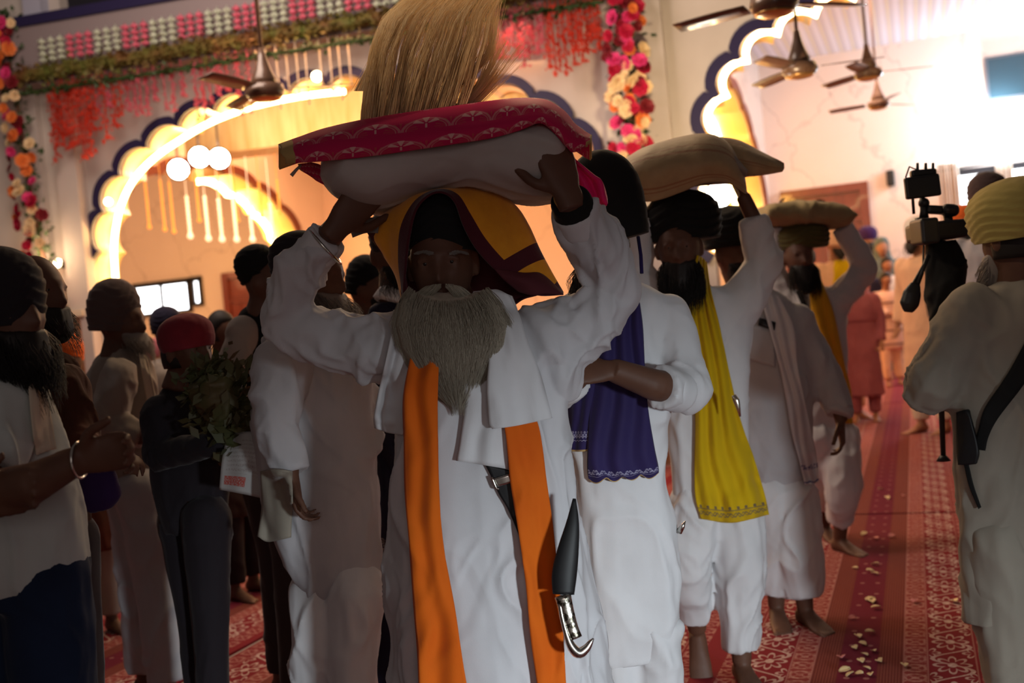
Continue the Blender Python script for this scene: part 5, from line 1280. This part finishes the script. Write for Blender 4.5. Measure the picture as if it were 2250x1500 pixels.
# ---------- P5: barefoot man with the olive bundle
F = Fig('barefoot man with black beard and mustard stole carrying a flat olive cloth bundle', 6.0, 1800, 800, voxel=.0075)
F.head(1757, 566, -.05, yaw=0, pitch=0, h=.25, neck=(1768, 655, .02))
rows = [(1745, 1800, 628), (1728, 1840, 645), (1722, 1858, 690), (1730, 1862, 780), (1745, 1868, 880), (1760, 1872, 960), (1768, 1870, 985)]
F.torso(F.B, rows, shrink=.04); K = G(); F.torso(K, rows, .6, flute=.03, nf=5)
arm_skin_and_sleeve(F, K, [(1832, 668, 0), (1902, 590, .0), (1850, 498, -.02)], (.088, .076, .060), (.048, .042, .030)); F.limb(F.B, [(1850, 498, -.02), (1836, 480, -.02)], [.03, .028])
F.hand((1840, 484, -.02), V3(-.5, .9, .1), V3(-1, -.2, 0), curl=.3, thumb=1)
arm_skin_and_sleeve(F, K, [(1730, 668, .02), (1700, 600, .06), (1708, 500, .03)], (.08, .066, .055)); F.hand((1708, 495, .03), V3(.1, 1, .1), V3(1, 0, 0), curl=.4, thumb=-1)
T = G()
for a, b, c_, sp in (((1796, 960, 0), (1800, 1060, .15), (1812, 1165, .35), 0.1), ((1842, 960, 0), (1850, 1080, -.08), (1846, 1190, -.02), .45)):
    an = F.P(*c_); an.z = .08; F.limb(F.B, [a, b, an], [.068, .052, .036]); F.foot(an, -F0+R0*sp); an2 = an.copy(); an2.z = .16; F.limb(T, [a, b, an2], [.12, .10, .058])
F.bodydone(); F.eyes(); F.garment('kurta', K, 'white2', .012, .011, (8, 8, 1.9)); F.garment('trousers', T, 'white2', .012, .013, (7.5, 7.5, 2.4))
F.beard('blackhair', .16, .07, 500, r=.0016); F.turban(1762, 520, 58, 38, 'olive', yaw=0, dz=.02, amp=.06, flatb=-.7)
F.drape('stole', [[(1778, 612), (1792, 612), (1806, 618)], [(1782, 680), (1805, 675), (1830, 680)], [(1800, 740), (1822, 740), (1845, 745)], [(1820, 800), (1838, 800), (1856, 800)], [(1840, 860), (1856, 860), (1870, 860)], [(1856, 930), (1864, 930), (1874, 930)]], 'mustard', nv=44, nu=14, off=.02, wob=.016, wn=1.8)
F.drape('black_strap', [[(1748, 640), (1758, 636)], [(1790, 740), (1802, 736)], [(1812, 840), (1826, 836)]], 'black', nv=30, nu=4, off=.012, wob=0)
zb = 6.0; bun = empty('cloth_bundle', at(1780, 490, zb), 'flat olive cloth bundle on the head of the barefoot man', 'bundle')
g = G(); rings = []
for x, y, hh in cr([(1668, 476, 8), (1680, 474, 22), (1740, 472, 27), (1800, 472, 27), (1840, 476, 24), (1862, 480, 6)], 30):
    c = at(x, y, zb); r = hh*zb/FPX; rings.append([c+Z*(r*math.copysign(abs(math.sin(t))**.6, math.sin(t)))+F0*(.20*math.copysign(abs(math.cos(t))**.6, math.cos(t))) for t in [2*math.pi*q/30 for q in range(30)]])
g.loft(rings); me = remeshed(g, .012, 2, .010, 4, (6, 6, 14)); link('bundle_cloth', me, cloth('olive_gold_brocade', (.36, .29, .15), (.24, .18, .10)), bun)

# ---------- P6: man from behind at the right edge
F = Fig('man seen from behind at right edge in mustard turban, taupe kurta and black shoulder strap', 3.5, 2235, 1100, voxel=.008)
F.head(2225, 530, .0, yaw=-155, h=.25, neck=(2235, 640, .02))
rows = [(2195, 2295, 612), (2150, 2340, 632), (2108, 2375, 672), (2085, 2390, 740), (2085, 2392, 830), (2095, 2388, 920), (2102, 2385, 1000), (2106, 2388, 1100), (2112, 2395, 1200), (2118, 2402, 1300), (2122, 2408, 1358)]
F.torso(F.B, rows, shrink=.04, ratio=.5); K = G(); F.torso(K, rows, .52, flute=.03, nf=5)
arm_skin_and_sleeve(F, K, [(2140, 690, 0), (2052, 848, .0), (2110, 800, .30)], (.100, .090, .062), (.05, .044, .03))
F.hand((2118, 770, .34), V3(-.1, 1, .2), V3(0, 0, -1), curl=1.0, thumb=1)
arm_skin_and_sleeve(F, K, [(2350, 700, 0), (2400, 880, .0), (2330, 840, .30)], (.095, .08, .06)); F.hand((2320, 820, .32), V3(-1, .3, .2), V3(0, -1, 0), curl=.8, thumb=1)
T = G()
for a, b, c_ in (((2190, 1200, 0), (2215, 1400, .0), (2225, 1600, 0)), ((2320, 1200, 0), (2335, 1400, 0), (2350, 1600, .0))):
    an = F.P(*c_); an.z = .08; kn = F.P(*b); F.limb(F.B, [a, kn, an], [.085, .055, .036]); F.foot(an, F0); an2 = an.copy(); an2.z = .12; F.limb(T, [a, kn, an2], [.12, .10, .08])
F.bodydone(); F.garment('kurta', K, 'taupe', .010, .011, (8, 8, 1.9)); F.garment('trousers', T, 'taupe', .011, .013, (7.5, 7.5, 2.4))
F.hair('blackhair'); F.beard('greyhair', .13, .07, 300)
F.turban(2236, 466, 100, 78, 'yellowturban', yaw=-165, tilt=4, amp=.05, layers=9)
F.drape('shoulder_strap', [[(2262, 735), (2300, 770)], [(2215, 820), (2245, 850)], [(2165, 895), (2192, 920)], [(2150, 945), (2172, 960)], [(2140, 985), (2165, 990)]], 'black', nv=50, nu=6, off=.010, wob=0, thick=.005)
F.drape('sword_pouch', [[(2104, 905), (2122, 900), (2130, 905)], [(2106, 985), (2130, 975), (2150, 985)], [(2108, 1020), (2130, 1020), (2146, 1018)]], MT['leather'], nv=16, nu=10, off=.020, wob=0, thick=.02)
F.drape('strap_tail', [[(2118, 1020), (2128, 1020)], [(2130, 1070), (2140, 1068)], [(2150, 1118), (2156, 1114)]], 'black', nv=20, nu=4, off=.012, wob=0)

# ---------- video camera on a monopod, in front of him
zc = 4.0; r = empty('video_camera', at(2065, 680, zc), 'black video camera with monitor raised on a monopod beside the mustard turban', 'video camera')
bk = M('black_camera_plastic', (.010, .010, .012), .45, spec=.5).m
cax = (R0, F0, Z)
def cb(name, x0, x1, y0, y1, dz=0, th=.08, bev=.008, mat=bk, tilt=0):
    a, b = at(x0, y0, zc+dz), at(x1, y1, zc+dz); w = (x1-x0)*zc/FPX; h = (y1-y0)*zc/FPX; c = (a+b)/2
    q = Matrix.Rotation(math.radians(5.3*0+tilt), 3, F0); ax = (q @ R0, F0, q @ Z)
    o = G().box(c, w, th, h, ax).build(name, mat, r, False); bv = o.modifiers.new('b', 'BEVEL'); bv.width = bev; bv.segments = 3; return o
cb('monitor', 1988, 2065, 386, 434, -.02, .025, tilt=-2)
cb('monitor_hood', 2000, 2056, 372, 388, .0, .03)
for x in (2016, 2034, 2050): G().tube([at(x, 385, zc), at(x, 358, zc)], [.007, .005], 8).build('antenna', bk, r)
G().tube([at(2026, 434, zc), at(2030, 462, zc), at(2030, 480, zc)], [.010, .014, .018], 10).build('monitor_arm', bk, r)
G().ball(at(2030, 446, zc), .020).build('arm_joint', bk, r)
cb('top_handle', 2034, 2082, 452, 470, 0, .05, tilt=8); cb('microphone', 2068, 2106, 448, 476, -.02, .05, .02, tilt=8)
cb('camera_body', 2005, 2108, 488, 528, 0, .16, .012); cb('lens_hood', 2012, 2050, 482, 536, -.14, .12, .01)
G().tube([at(2022, 478, zc), at(2024, 495, zc)], .02, 10).build('handle_post', bk, r); G().tube([at(2082, 472, zc), at(2086, 495, zc)], .016, 10).build('handle_post', bk, r)
G().tube([at(2003, 400, zc+.01), at(2008, 470, zc+.01)], .006, 6).build('cable', bk, r)
G().tube([at(2012, 372, zc), at(1998, 366, zc-.02), at(1990, 390, zc-.03)], .003, 6).build('cable', bk, r)
G().tube([at(2030, 530, zc), at(2028, 600, zc+.05), at(2010, 650, zc+.05), at(1995, 660, zc)], .004, 6).build('strap_cord', bk, r)
foot_p = drop(2072, 1010, zc, .0); foot_p = at(2073, 1012, zc)
G().tube([at(2062, 530, zc), at(2068, 880, zc), foot_p], [.016, .011, .009], 10).build('monopod', bk, r)
G().tube([foot_p+Z*.02, foot_p], [.012, .026], 12).build('monopod_foot', bk, r)
g = G(); g.tube([at(2070, 530, zc), at(2080, 590, zc), at(2075, 650, zc), at(2070, 700, zc), at(2066, 730, zc)], [.05, .075, .070, .045, .02], 16); me = remeshed(g, .008, 2, .010, 3, (9, 9, 4)); link('rain_cover', me, MT['black'], r)
pg = G().tube([at(2040, 560, zc-.05), at(2012, 630, zc-.05)], .008, 6); pg.tube([at(2036, 570, zc-.05), at(1996, 640, zc-.05), at(1992, 668, zc-.05)], .005, 6); pg.build('pouch_strap', bk, r)
g = G(); g.tube([at(2012, 622, zc-.05), at(2004, 645, zc-.05), at(1998, 668, zc-.05), at(1996, 686, zc-.05)], [.018, .034, .036, .018], 16, .6, F0.copy()); me = remeshed(g, .006, 2); link('pouch', me, bk, r)

# ---------- P17: man at the left edge in a pale T-shirt
F = Fig('dark haired man at left edge in pale T-shirt and blue jeans, forearms folded', 2.4, 0, 1200, voxel=.007)
F.head(5, 690, 0, yaw=62, h=.25, neck=(-25, 830, .03))
rows = [(-110, 40, 800), (-170, 70, 820), (-215, 92, 860), (-225, 118, 930), (-215, 150, 1020), (-205, 172, 1100), (-195, 186, 1180), (-185, 190, 1262), (-180, 150, 1310)]
F.torso(F.B, rows, shrink=.04, ratio=.55); K = G(); F.torso(K, rows, .6, flute=.0)
aR = [(18, 895, -.06), (-45, 1085, -.20), (70, 1062, -.26), (165, 1014, -.22)]
arm_skin_and_sleeve(F, K, aR, (.070, .068, .06, .05), (.046, .044, .042, .030), sleeve_to=.26)
F.hand((168, 1010, -.22), V3(1, .12, .1), V3(0, -.3, -1), curl=.9, thumb=-1)
aL = [(-150, 890, .05), (-190, 1080, .0), (-60, 1110, -.25)]; arm_skin_and_sleeve(F, K, aL, (.085, .07, .06), (.048, .044, .030), sleeve_to=.4); F.hand((-50, 1110, -.25), V3(1, .2, 0), V3(0, 0, -1), thumb=-1)
T = G()
for a, b, c_ in (((-60, 1240, .02), (-60, 1500, 0), (-40, 2000, 0)), ((95, 1240, 0), (110, 1500, 0), (125, 2000, 0))):
    an = F.P(*c_); an.z = .08; kn = F.P(*b); kn.z = .48; F.limb(F.B, [a, kn, an], [.085, .055, .036]); F.foot(an, R0); an2 = an.copy(); an2.z = .12; F.limb(T, [a, kn, an2], [.100, .082, .065])
F.torso(T, [(-180, 180, 1270), (-178, 186, 1330)], .55)
F.bodydone(); F.eyes(); F.garment('t_shirt', K, 'tshirt', .008, .008); F.garment('jeans', T, 'denim', .010, .006)
F.hair('blackhair', r=1.0); F.turban(-8, 640, 112, 100, 'blackish', yaw=62, amp=.05, flatb=-.8)
F.beard('blackhair', .12, .07, 900, r=.0011)
c_ = F.P(176, 1010, -.22); G().tube([c_+(Z*math.cos(t)+F0*math.sin(t))*.036+R0*.003*math.sin(t) for t in np.linspace(0, 2*math.pi, 30)], .003, 6).build('bangle', MT['steel'], F.root)['label'] = 'steel bangle'
F.drape('sleeve_panel', [[(62, 830), (82, 842), (98, 860)], [(70, 920), (92, 915), (112, 915)], [(80, 1000), (105, 990), (124, 985)]], MT['cream'], nv=16, nu=8, off=.012, wob=.004)

# ---------- further people on the left
F = Fig('man in dark maroon turban and brown print shirt behind the pale T-shirt', 3.2, 130, 1000, voxel=.010)
F.head(78, 650, 0, yaw=70, h=.24, neck=(80, 760, .0))
rows = [(40, 120, 770), (20, 165, 800), (10, 188, 860), (15, 200, 950), (30, 200, 1050), (50, 205, 1200)]
F.torso(F.B, rows, shrink=.03); K = G(); F.torso(K, rows, .6, flute=.02)
arm_skin_and_sleeve(F, K, [(140, 850, -.1), (165, 960, -.15), (205, 1000, -.2)], (.07, .06, .05)); F.hand((208, 1002, -.2), V3(1, -.1, 0), V3(0, -1, 0), curl=.7, thumb=1)
arm_skin_and_sleeve(F, K, [(30, 850, .1), (20, 960, .1), (80, 1020, .0)], (.07, .06, .05)); F.hand((80, 1020, 0), V3(1, 0, 0), V3(0, -1, 0))
T = G()
for a, b, c_ in (((90, 1180, 0), (100, 1380, 0), (110, 1650, 0)), ((160, 1180, 0), (170, 1380, 0), (180, 1650, 0))):
    an = F.P(*c_); an.z = .08; F.limb(F.B, [a, b, an], [.068, .052, .036]); F.foot(an, R0); an2 = an.copy(); an2.z = .12; F.limb(T, [a, b, an2], [.08, .07, .06])
F.bodydone(); F.garment('shirt', K, 'floral', .011, .008); F.garment('trousers', T, 'darkbrown', .012, .005, (6, 6, 3)); F.beard('blackhair', .10, .06, 150)
F.turban(84, 628, 52, 52, 'darkbrown', yaw=70, tilt=-8, amp=.06); F.eyes()

F = Fig('tall man in grey brown turban and beige kurta facing right, at left under the arch', 4.5, 290, 1000, voxel=.009)
F.head(268, 712, 0, yaw=72, h=.25, neck=(255, 790, .0))
rows = [(225, 300, 768), (205, 322, 790), (188, 340, 835), (184, 345, 900), (192, 345, 980), (212, 348, 1050), (235, 354, 1105)]
F.torso(F.B, rows, shrink=.03); K = G(); F.torso(K, rows, .75, flute=.03)
arm_skin_and_sleeve(F, K, [(262, 830, -.17), (235, 930, -.2), (310, 960, -.2)], (.08, .07, .055)); F.hand((318, 960, -.2), V3(1, .1, 0), V3(0, 0, -1), curl=.8, thumb=-1)
arm_skin_and_sleeve(F, K, [(270, 830, .15), (260, 930, .2), (340, 930, .1)], (.08, .07, .055)); F.hand((345, 930, .1), V3(1, .1, 0), V3(0, 0, -1), curl=.8)
T = G()
for a, b, c_ in (((285, 1080, .05), (305, 1280, .05), (318, 1470, .1)), ((310, 1080, -.05), (340, 1280, -.06), (365, 1480, -.1))):
    an = F.P(*c_); an.z = .08; F.limb(F.B, [a, b, an], [.068, .052, .036]); F.foot(an, R0-F0*.2); an2 = an.copy(); an2.z = .12; F.limb(T, [a, b, an2], [.105, .088, .080])
F.bodydone(); F.eyes(); F.garment('kurta', K, 'beige', .010, .011, (8, 8, 1.9)); F.garment('trousers', T, 'grey_white', .011, .013, (7.5, 7.5, 2.4))
F.beard('greyhair', .08, .05, 300); F.turban(250, 678, 60, 68, 'greyturban', yaw=72, tilt=-6, amp=.05, deep=1.12)
F.drape('scarf_end', [[(305, 775), (322, 780)], [(318, 850), (338, 855)], [(330, 915), (346, 915)]], 'cream', nv=20, nu=6, off=.02, wob=.01)

F = Fig('boy in red head wrap and black clothes, holding leaves and a printed bag', 3.7, 420, 1100, voxel=.009, sc=.95)
F.head(412, 775, 0, yaw=60, h=.235, neck=(392, 860, .0))
rows = [(360, 430, 842), (345, 462, 862), (328, 492, 905), (322, 512, 970), (332, 508, 1050), (348, 505, 1120), (362, 506, 1165)]
F.torso(F.B, rows, shrink=.03); K = G(); F.torso(K, rows, .6)
arm_skin_and_sleeve(F, K, [(352, 905, -.05), (350, 1000, -.12), (470, 975, -.25), (545, 950, -.25)], (.065, .055, .048, .036), (.042, .038, .034, .026), sleeve_to=.85)
F.hand((548, 950, -.25), V3(1, .1, 0), V3(0, -.4, -1), curl=.9, thumb=-1)
arm_skin_and_sleeve(F, K, [(470, 905, .1), (490, 990, .1), (545, 975, -.1)], (.06, .05, .04), (.042, .038, .026)); F.hand((550, 970, -.1), V3(1, .1, 0), V3(0, 0, -1), curl=.9)
T = G()
for a, b, c_ in (((400, 1140, .05), (430, 1350, .05), (445, 1600, .05)), ((455, 1140, -.05), (462, 1350, -.05), (470, 1620, -.02))):
    an = F.P(*c_); an.z = .08; F.limb(F.B, [a, b, an], [.068, .052, .036]); F.foot(an, R0*.6-F0); an2 = an.copy(); an2.z = .12; F.limb(T, [a, b, an2], [.088, .065, .052])
F.bodydone(); F.eyes(); F.garment('t_shirt', K, 'blackish', .010, .008); F.garment('trousers', T, 'blackish', .011, .005, (6, 6, 3)); F.hair('blackhair', r=1.08)
F.turban(408, 738, 66, 50, 'redcap', yaw=60, tilt=6, amp=.01, deep=1.12, flatb=-.6, name='head_wrap', layers=3)
lf = M('dark_foliage', (.04, .055, .02), .6).vary((.045, .06, .02), (.09, .05, .02), 8).m
r = empty('leaf_bunch', at(485, 880, 3.42), 'dark bunch of leaves held against the boy in the red head wrap', 'leaf bunch')
g = G(); Pc = [at(500, 965, 3.45), at(485, 900, 3.43), at(475, 850, 3.43), at(470, 825, 3.45)]; g.tube(Pc, [.02, .07, .09, .04], 12); me = remeshed(g, .01, 1, .012, 2, (20, 20, 20)); link('stems', me, lf, r)
g = G()
for i in range(900):
    p = Vector(cr(Pc, 30)[random.randrange(30)])+Vector((random.gauss(0, .045), random.gauss(0, .03), random.gauss(0, .03))); d1 = Vector((random.gauss(0, 1), random.gauss(0, 1), random.gauss(.3, 1))).normalized(); d2 = d1.orthogonal().normalized(); s = .05*random.uniform(.6, 1.3)
    g.add([p, p+d1*s*.5+d2*s*.25, p+d1*s, p+d1*s*.5-d2*s*.25], [(0, 1, 2, 3)])
o = g.build('leaves', lf, r, False); o['kind'] = 'stuff'
bgm_ = M('printed_plastic_bag', (.40, .39, .38), .4, spec=.4); uv = bgm_.coord('UV'); U, Vv = uv[0], uv[1]
n1 = bgm_.noise(40, 3, 'UV', (1, 3, 1)); t1 = ((Vv*14.0).fr().lt(.5))*Vv.band(.15, .72)*U.band(.1, .9)*n1.gt(.53); t2 = Vv.band(.76, .9)*U.band(.08, .5)*n1.gt(.45)
bgm_.color(bgm_.mixc(t2, bgm_.mixc(t1*.6, (.42, .41, .40), (.20, .14, .13)), (.45, .07, .05)))
r = empty('printed_bag', at(545, 960, 3.42), 'pale printed plastic bag hanging from the boy\'s hand', 'bag')
grid('bag_front', px_rows([[(500, 952, 0), (550, 948, -.02), (598, 960, 0)], [(488, 1010, -.03), (545, 1010, -.06), (594, 1025, -.03)], [(482, 1075, .0), (535, 1085, -.02), (575, 1094, .0)]], 20, 20, 3.42, .004, 2), bgm_.m, r, .002)
grid('bag_back', px_rows([[(500, 952, 0), (550, 948, .02), (598, 960, 0)], [(488, 1010, .02), (545, 1010, .05), (594, 1025, .02)], [(482, 1075, .0), (535, 1085, .02), (575, 1094, .0)]], 20, 20, 3.43, .004, 2), bgm_.m, r, .002)

# ---------- P24: white bearded man in white facing right, left of the nearest man
F = Fig('white bearded man in dark turban and long pale kurta, left of the nearest man', 3.4, 700, 1100, voxel=.0075)
F.head(690, 612, 0, yaw=66, pitch=8, h=.25, neck=(662, 710, .02))
rows = [(628, 715, 690), (600, 750, 712), (572, 785, 760), (555, 812, 820), (552, 822, 900), (556, 826, 980), (566, 832, 1060), (585, 838, 1140), (615, 842, 1220), (655, 845, 1285), (695, 848, 1315)]
F.torso(F.B, rows[:8], shrink=.04); K = G(); F.torso(K, rows, .62, flute=.05, nf=6)
arm_skin_and_sleeve(F, K, [(620, 790, -.14), (600, 930, -.18), (640, 1040, -.2)], (.085, .07, .055)); F.hand((643, 1050, -.2), V3(.1, -1, 0), V3(1, 0, 0), curl=.7)
arm_skin_and_sleeve(F, K, [(740, 790, .1), (790, 900, .05), (800, 1000, .0)], (.085, .07, .055)); F.hand((800, 1010, 0), V3(.1, -1, 0), V3(-1, 0, 0), curl=.7, thumb=-1)
T = G()
for a, b, c_ in (((705, 1290, .03), (700, 1420, .0), (690, 1600, .05)), ((785, 1290, -.03), (775, 1420, -.03), (770, 1640, -.05))):
    an = F.P(*c_); an.z = .08; F.limb(F.B, [a, b, an], [.068, .052, .036]); F.foot(an, R0-F0*.3); an2 = an.copy(); an2.z = .14; F.limb(T, [a, b, an2], [.10, .088, .078])
F.bodydone(); F.eyes(); F.garment('kurta', K, 'grey_white', .009, .011, (8, 8, 1.9)); F.garment('trousers', T, 'white', .010, .013, (7.5, 7.5, 2.4))
F.beard('greyhair', .11, .05, 700, fwd=.05, r=.001); F.turban(656, 568, 70, 62, 'blackish', yaw=66, tilt=4, amp=.05)
F.drape('shawl_end', [[(572, 1035), (605, 1030), (642, 1035)], [(574, 1070), (605, 1070), (642, 1070)], [(575, 1120), (605, 1130), (642, 1125)], [(566, 1178), (590, 1190), (640, 1180)]], 'taupe', nv=30, nu=14, off=.02, wob=.012, wn=1.4)

F = Fig('man in black turban and waistcoat with pale sleeves, right of the red head wrap', 4.3, 560, 1000, voxel=.012)
F.head(588, 622, 0, yaw=70, h=.24, neck=(570, 700, .0))
rows = [(545, 610, 668), (522, 630, 690), (512, 645, 760), (514, 650, 850), (525, 650, 950), (540, 650, 1050)]
F.torso(F.B, rows, shrink=.03); K = G(); F.torso(K, rows, .6)
S_ = G(); arm_skin_and_sleeve(F, S_, [(535, 725, -.12), (500, 830, -.2), (520, 930, -.28)], (.062, .058, .05)); F.hand((524, 935, -.28), V3(.3, -1, 0), V3(0, 0, -1), curl=.6)
arm_skin_and_sleeve(F, S_, [(620, 725, .12), (640, 840, .1), (640, 940, .0)], (.062, .058, .05)); F.hand((640, 945, 0), V3(.3, -1, 0), V3(0, 0, -1), curl=.6)
T = G()
for a, b, c_ in (((570, 1030, .05), (605, 1220, .05), (615, 1440, .1)), ((625, 1030, -.05), (635, 1220, -.05), (645, 1440, -.1))):
    an = F.P(*c_); an.z = .08; F.limb(F.B, [a, b, an], [.068, .052, .036]); F.foot(an, R0-F0*.2); an2 = an.copy(); an2.z = .12; F.limb(T, [a, b, an2], [.09, .07, .062])
F.bodydone(); F.eyes(); F.garment('waistcoat', K, 'black', .012, .006); F.garment('sleeves', S_, 'beige', .012, .008); F.garment('trousers', T, 'darkbrown', .012, .005, (6, 6, 3))
F.beard('blackhair', .08, .05, 120); F.turban(562, 582, 50, 46, 'black', yaw=70, tilt=14, amp=.05)

F = Fig('person in black turban seen in profile behind the white bearded man', 4.9, 805, 1000, voxel=.014)
F.head(812, 640, 0, yaw=70, h=.24, neck=(805, 700, .0))
rows = [(780, 840, 688), (752, 862, 705), (745, 868, 780), (750, 870, 880), (762, 872, 980), (775, 872, 1040)]
F.torso(F.B, rows, shrink=.03); K = G(); F.torso(K, rows, .6); T = G()
arm_skin_and_sleeve(F, K, [(770, 730, -.1), (765, 830, -.1), (790, 930, -.2)], (.062, .058, .05)); F.hand((792, 932, -.2), V3(.2, -1, 0), V3(1, 0, 0))
arm_skin_and_sleeve(F, K, [(850, 730, .1), (860, 830, .1), (850, 930, .0)], (.062, .058, .05)); F.hand((850, 932, 0), V3(.2, -1, 0), V3(-1, 0, 0))
for a, b, c_ in (((800, 1020, .05), (812, 1170, .05), (820, 1350, .1)), ((845, 1020, -.05), (855, 1170, -.05), (860, 1350, -.1))):
    an = F.P(*c_); an.z = .08; F.limb(F.B, [a, b, an], [.068, .052, .036]); F.foot(an, R0); an2 = an.copy(); an2.z = .12; F.limb(T, [a, b, an2], [.09, .07, .062])
F.bodydone(); F.eyes(); F.garment('kurta', K, 'darkbrown', .014, .006); F.garment('trousers', T, 'blackish', .014, .005, (6, 6, 3)); F.beard('blackhair', .08, .05, 120)
F.turban(800, 612, 44, 54, 'black', yaw=70, tilt=-14, amp=.05)

F = Fig('man in dark coat, embroidered navy shawl and white collar directly behind the nearest man', 3.9, 850, 1100, voxel=.011)
F.head(868, 560, 0, yaw=20, h=.25, neck=(872, 660, .0))
rows = [(850, 905, 652), (815, 950, 672), (800, 965, 720), (800, 960, 850), (808, 950, 950), (812, 955, 1100), (818, 960, 1250)]
F.torso(F.B, rows[:6], shrink=.035); K = G(); F.torso(K, rows, .5)
arm_skin_and_sleeve(F, K, [(825, 730, 0), (822, 860, .0), (850, 960, -.1)], (.065, .058, .05)); F.hand((852, 965, -.1), V3(.2, -1, 0), V3(1, 0, 0))
arm_skin_and_sleeve(F, K, [(945, 730, 0), (955, 860, .0), (940, 960, -.1)], (.065, .058, .05)); F.hand((938, 965, -.1), V3(-.2, -1, 0), V3(-1, 0, 0))
T = G()
for a, b, c_ in (((850, 1120, 0), (850, 1330, 0), (850, 1520, 0)), ((915, 1120, 0), (925, 1330, 0), (930, 1540, 0))):
    an = F.P(*c_); an.z = .08; F.limb(F.B, [a, b, an], [.068, .052, .036]); F.foot(an, -F0); an2 = an.copy(); an2.z = .12; F.limb(T, [a, b, an2], [.09, .075, .065])
F.bodydone(); F.eyes(); F.garment('long_coat', K, 'darknavy', .012, .008); F.garment('trousers', T, 'darknavy', .012, .005, (6, 6, 3)); F.beard('blackhair', .08, .05, 150)
F.turban(862, 515, 52, 60, 'darkbrown', yaw=20, amp=.05)
g = G().tube([F.P(862, 668, -.01), F.P(872, 640, 0)], [.075, .062], 24); F.garment('collar', g, 'white', .008, .002)
ed = M('navy_shawl_pale_embroidery', (.015, .014, .035), .8); uv = ed.coord('UV'); U, Vv = uv[0], uv[1]
nb = ed.noise(45, 2); ed.color(ed.mixc((Vv-.90).ab().lt(.045)*(((nb*9.0).fr()-.5).ab().lt(.14)), (.015, .014, .035), (.34, .30, .28)))
F.drape('shawl', [[(812, 880), (840, 880), (870, 880)], [(815, 1000), (845, 1000), (872, 1000)], [(826, 1120), (850, 1120), (874, 1120)], [(838, 1225), (856, 1232), (876, 1225)]], ed.m, nv=50, nu=12, off=.02, wob=.012)

# ---------- small figures far back
stander('dark haired boy far back between the red head wrap and black turban', 478, 682, 6.2, yaw=60, top='darkbrown', bottom='blackish', cap='blackhair', capkind='hair', skin='skin', voxel=.018)
stander('person in dark blue cap far back, behind the red head wrap', 362, 684, 6.6, yaw=40, top='beige', bottom='beige', cap='darknavy', voxel=.018)
stander('child in bright orange head cloth behind the left garland, among the crowd', 142, 742, 5.6, yaw=40, top='floral', bottom='beige', cap='orangecap', capkind='turban', skin='skin', voxel=.016, w=1.1)
stander('person in peach clothes far back at left beside the window', 338, 750, 9.0, yaw=30, top='peach', bottom='peach', cap='pink', voxel=.025)
r = stander('man in white turban and cream kurta standing behind the video camera', 2014, 483, 10.2, yaw=-60, top='peach', bottom='cream', cap='white', beardm='blackhair', hem=.45, voxel=.02)
stander('bearded man in bright orange turban and dark shirt, behind the video camera', 2117, 460, 8.6, yaw=-15, top='darknavy', bottom='cream', cap='orangecap', beardm='blackhair', voxel=.02, scarf='orangecap')
stander('tall man in pale mauve turban before the bright window, beside the mustard turban', 2168, 392, 6.4, yaw=-50, top='grey_white', bottom='beige', cap='greyturban', beardm='blackhair', skin='skin', voxel=.016)
stander('adult wrapped in grey green shawl standing at the far wall behind two children', 1936, 522, 17.4, yaw=-10, top='greygreen', bottom='darkbrown', cap='greygreen', capkind='scarf', voxel=.03)
stander('dark haired child in white face mask standing before the grey green shawl', 1946, 562, 16.3, yaw=0, top='darknavy', bottom='darkbrown', cap='blackhair', capkind='hair', voxel=.03, scarf='white')
stp = M('peach_dress_dark_stripes', (.70, .46, .34), .8); x_, y_, z_ = stp.coord(); stp.color(stp.mixc((z_*5.2).fr().lt(.14), (.72, .48, .36), (.16, .07, .06)))
MT['stripe'] = stp.m
stander('girl in pale dress with dark stripes standing in front on the red carpet', 1944, 596, 15.2, yaw=0, top='stripe', bottom='peach', cap='blackhair', capkind='hair', voxel=.03, hem=.55, arms='fold')
stander('woman in dusty pink printed suit with bright pink edge, right of the raised white sleeve', 1876, 590, 11.5, yaw=-20, top='pink', bottom='pink', cap='pink', capkind='scarf', voxel=.022, hem=.3)
stander('man in peach turban with yellow scarf under the olive bundle', 1832, 505, 11.8, yaw=10, top='peach', bottom='peach', cap='peach', beardm='blackhair', voxel=.022, scarf='yellow')
stander('person in purple turban before the red brown door', 1905, 502, 18.2, yaw=0, top='darkbrown', bottom='darkbrown', cap='purple', beardm='blackhair', voxel=.03)
stander('person in orange head cloth far back, left of the olive bundle man\'s beard', 1706, 606, 12.5, yaw=0, top='orangecap', bottom='pink', cap='peach', voxel=.03)
stander('person in red shawl beside the striped dress girl', 1912, 606, 16.6, yaw=20, top='pink', bottom='darkbrown', cap='pink', capkind='scarf', voxel=.03)
# purple cloth bag at far left
r = empty('purple_bag', at(212, 1010, 3.0), 'dark purple cloth bag hanging at left beside the printed shirt', 'bag')
g = G(); g.tube([at(208, 1004, 3.0), at(212, 1050, 3.0), at(218, 1095, 3.0), at(222, 1120, 3.0)], [.03, .055, .06, .03], 14, .6, F0.copy()); me = remeshed(g, .008, 2, .006, 1); link('bag_body', me, MT['purple'], r)
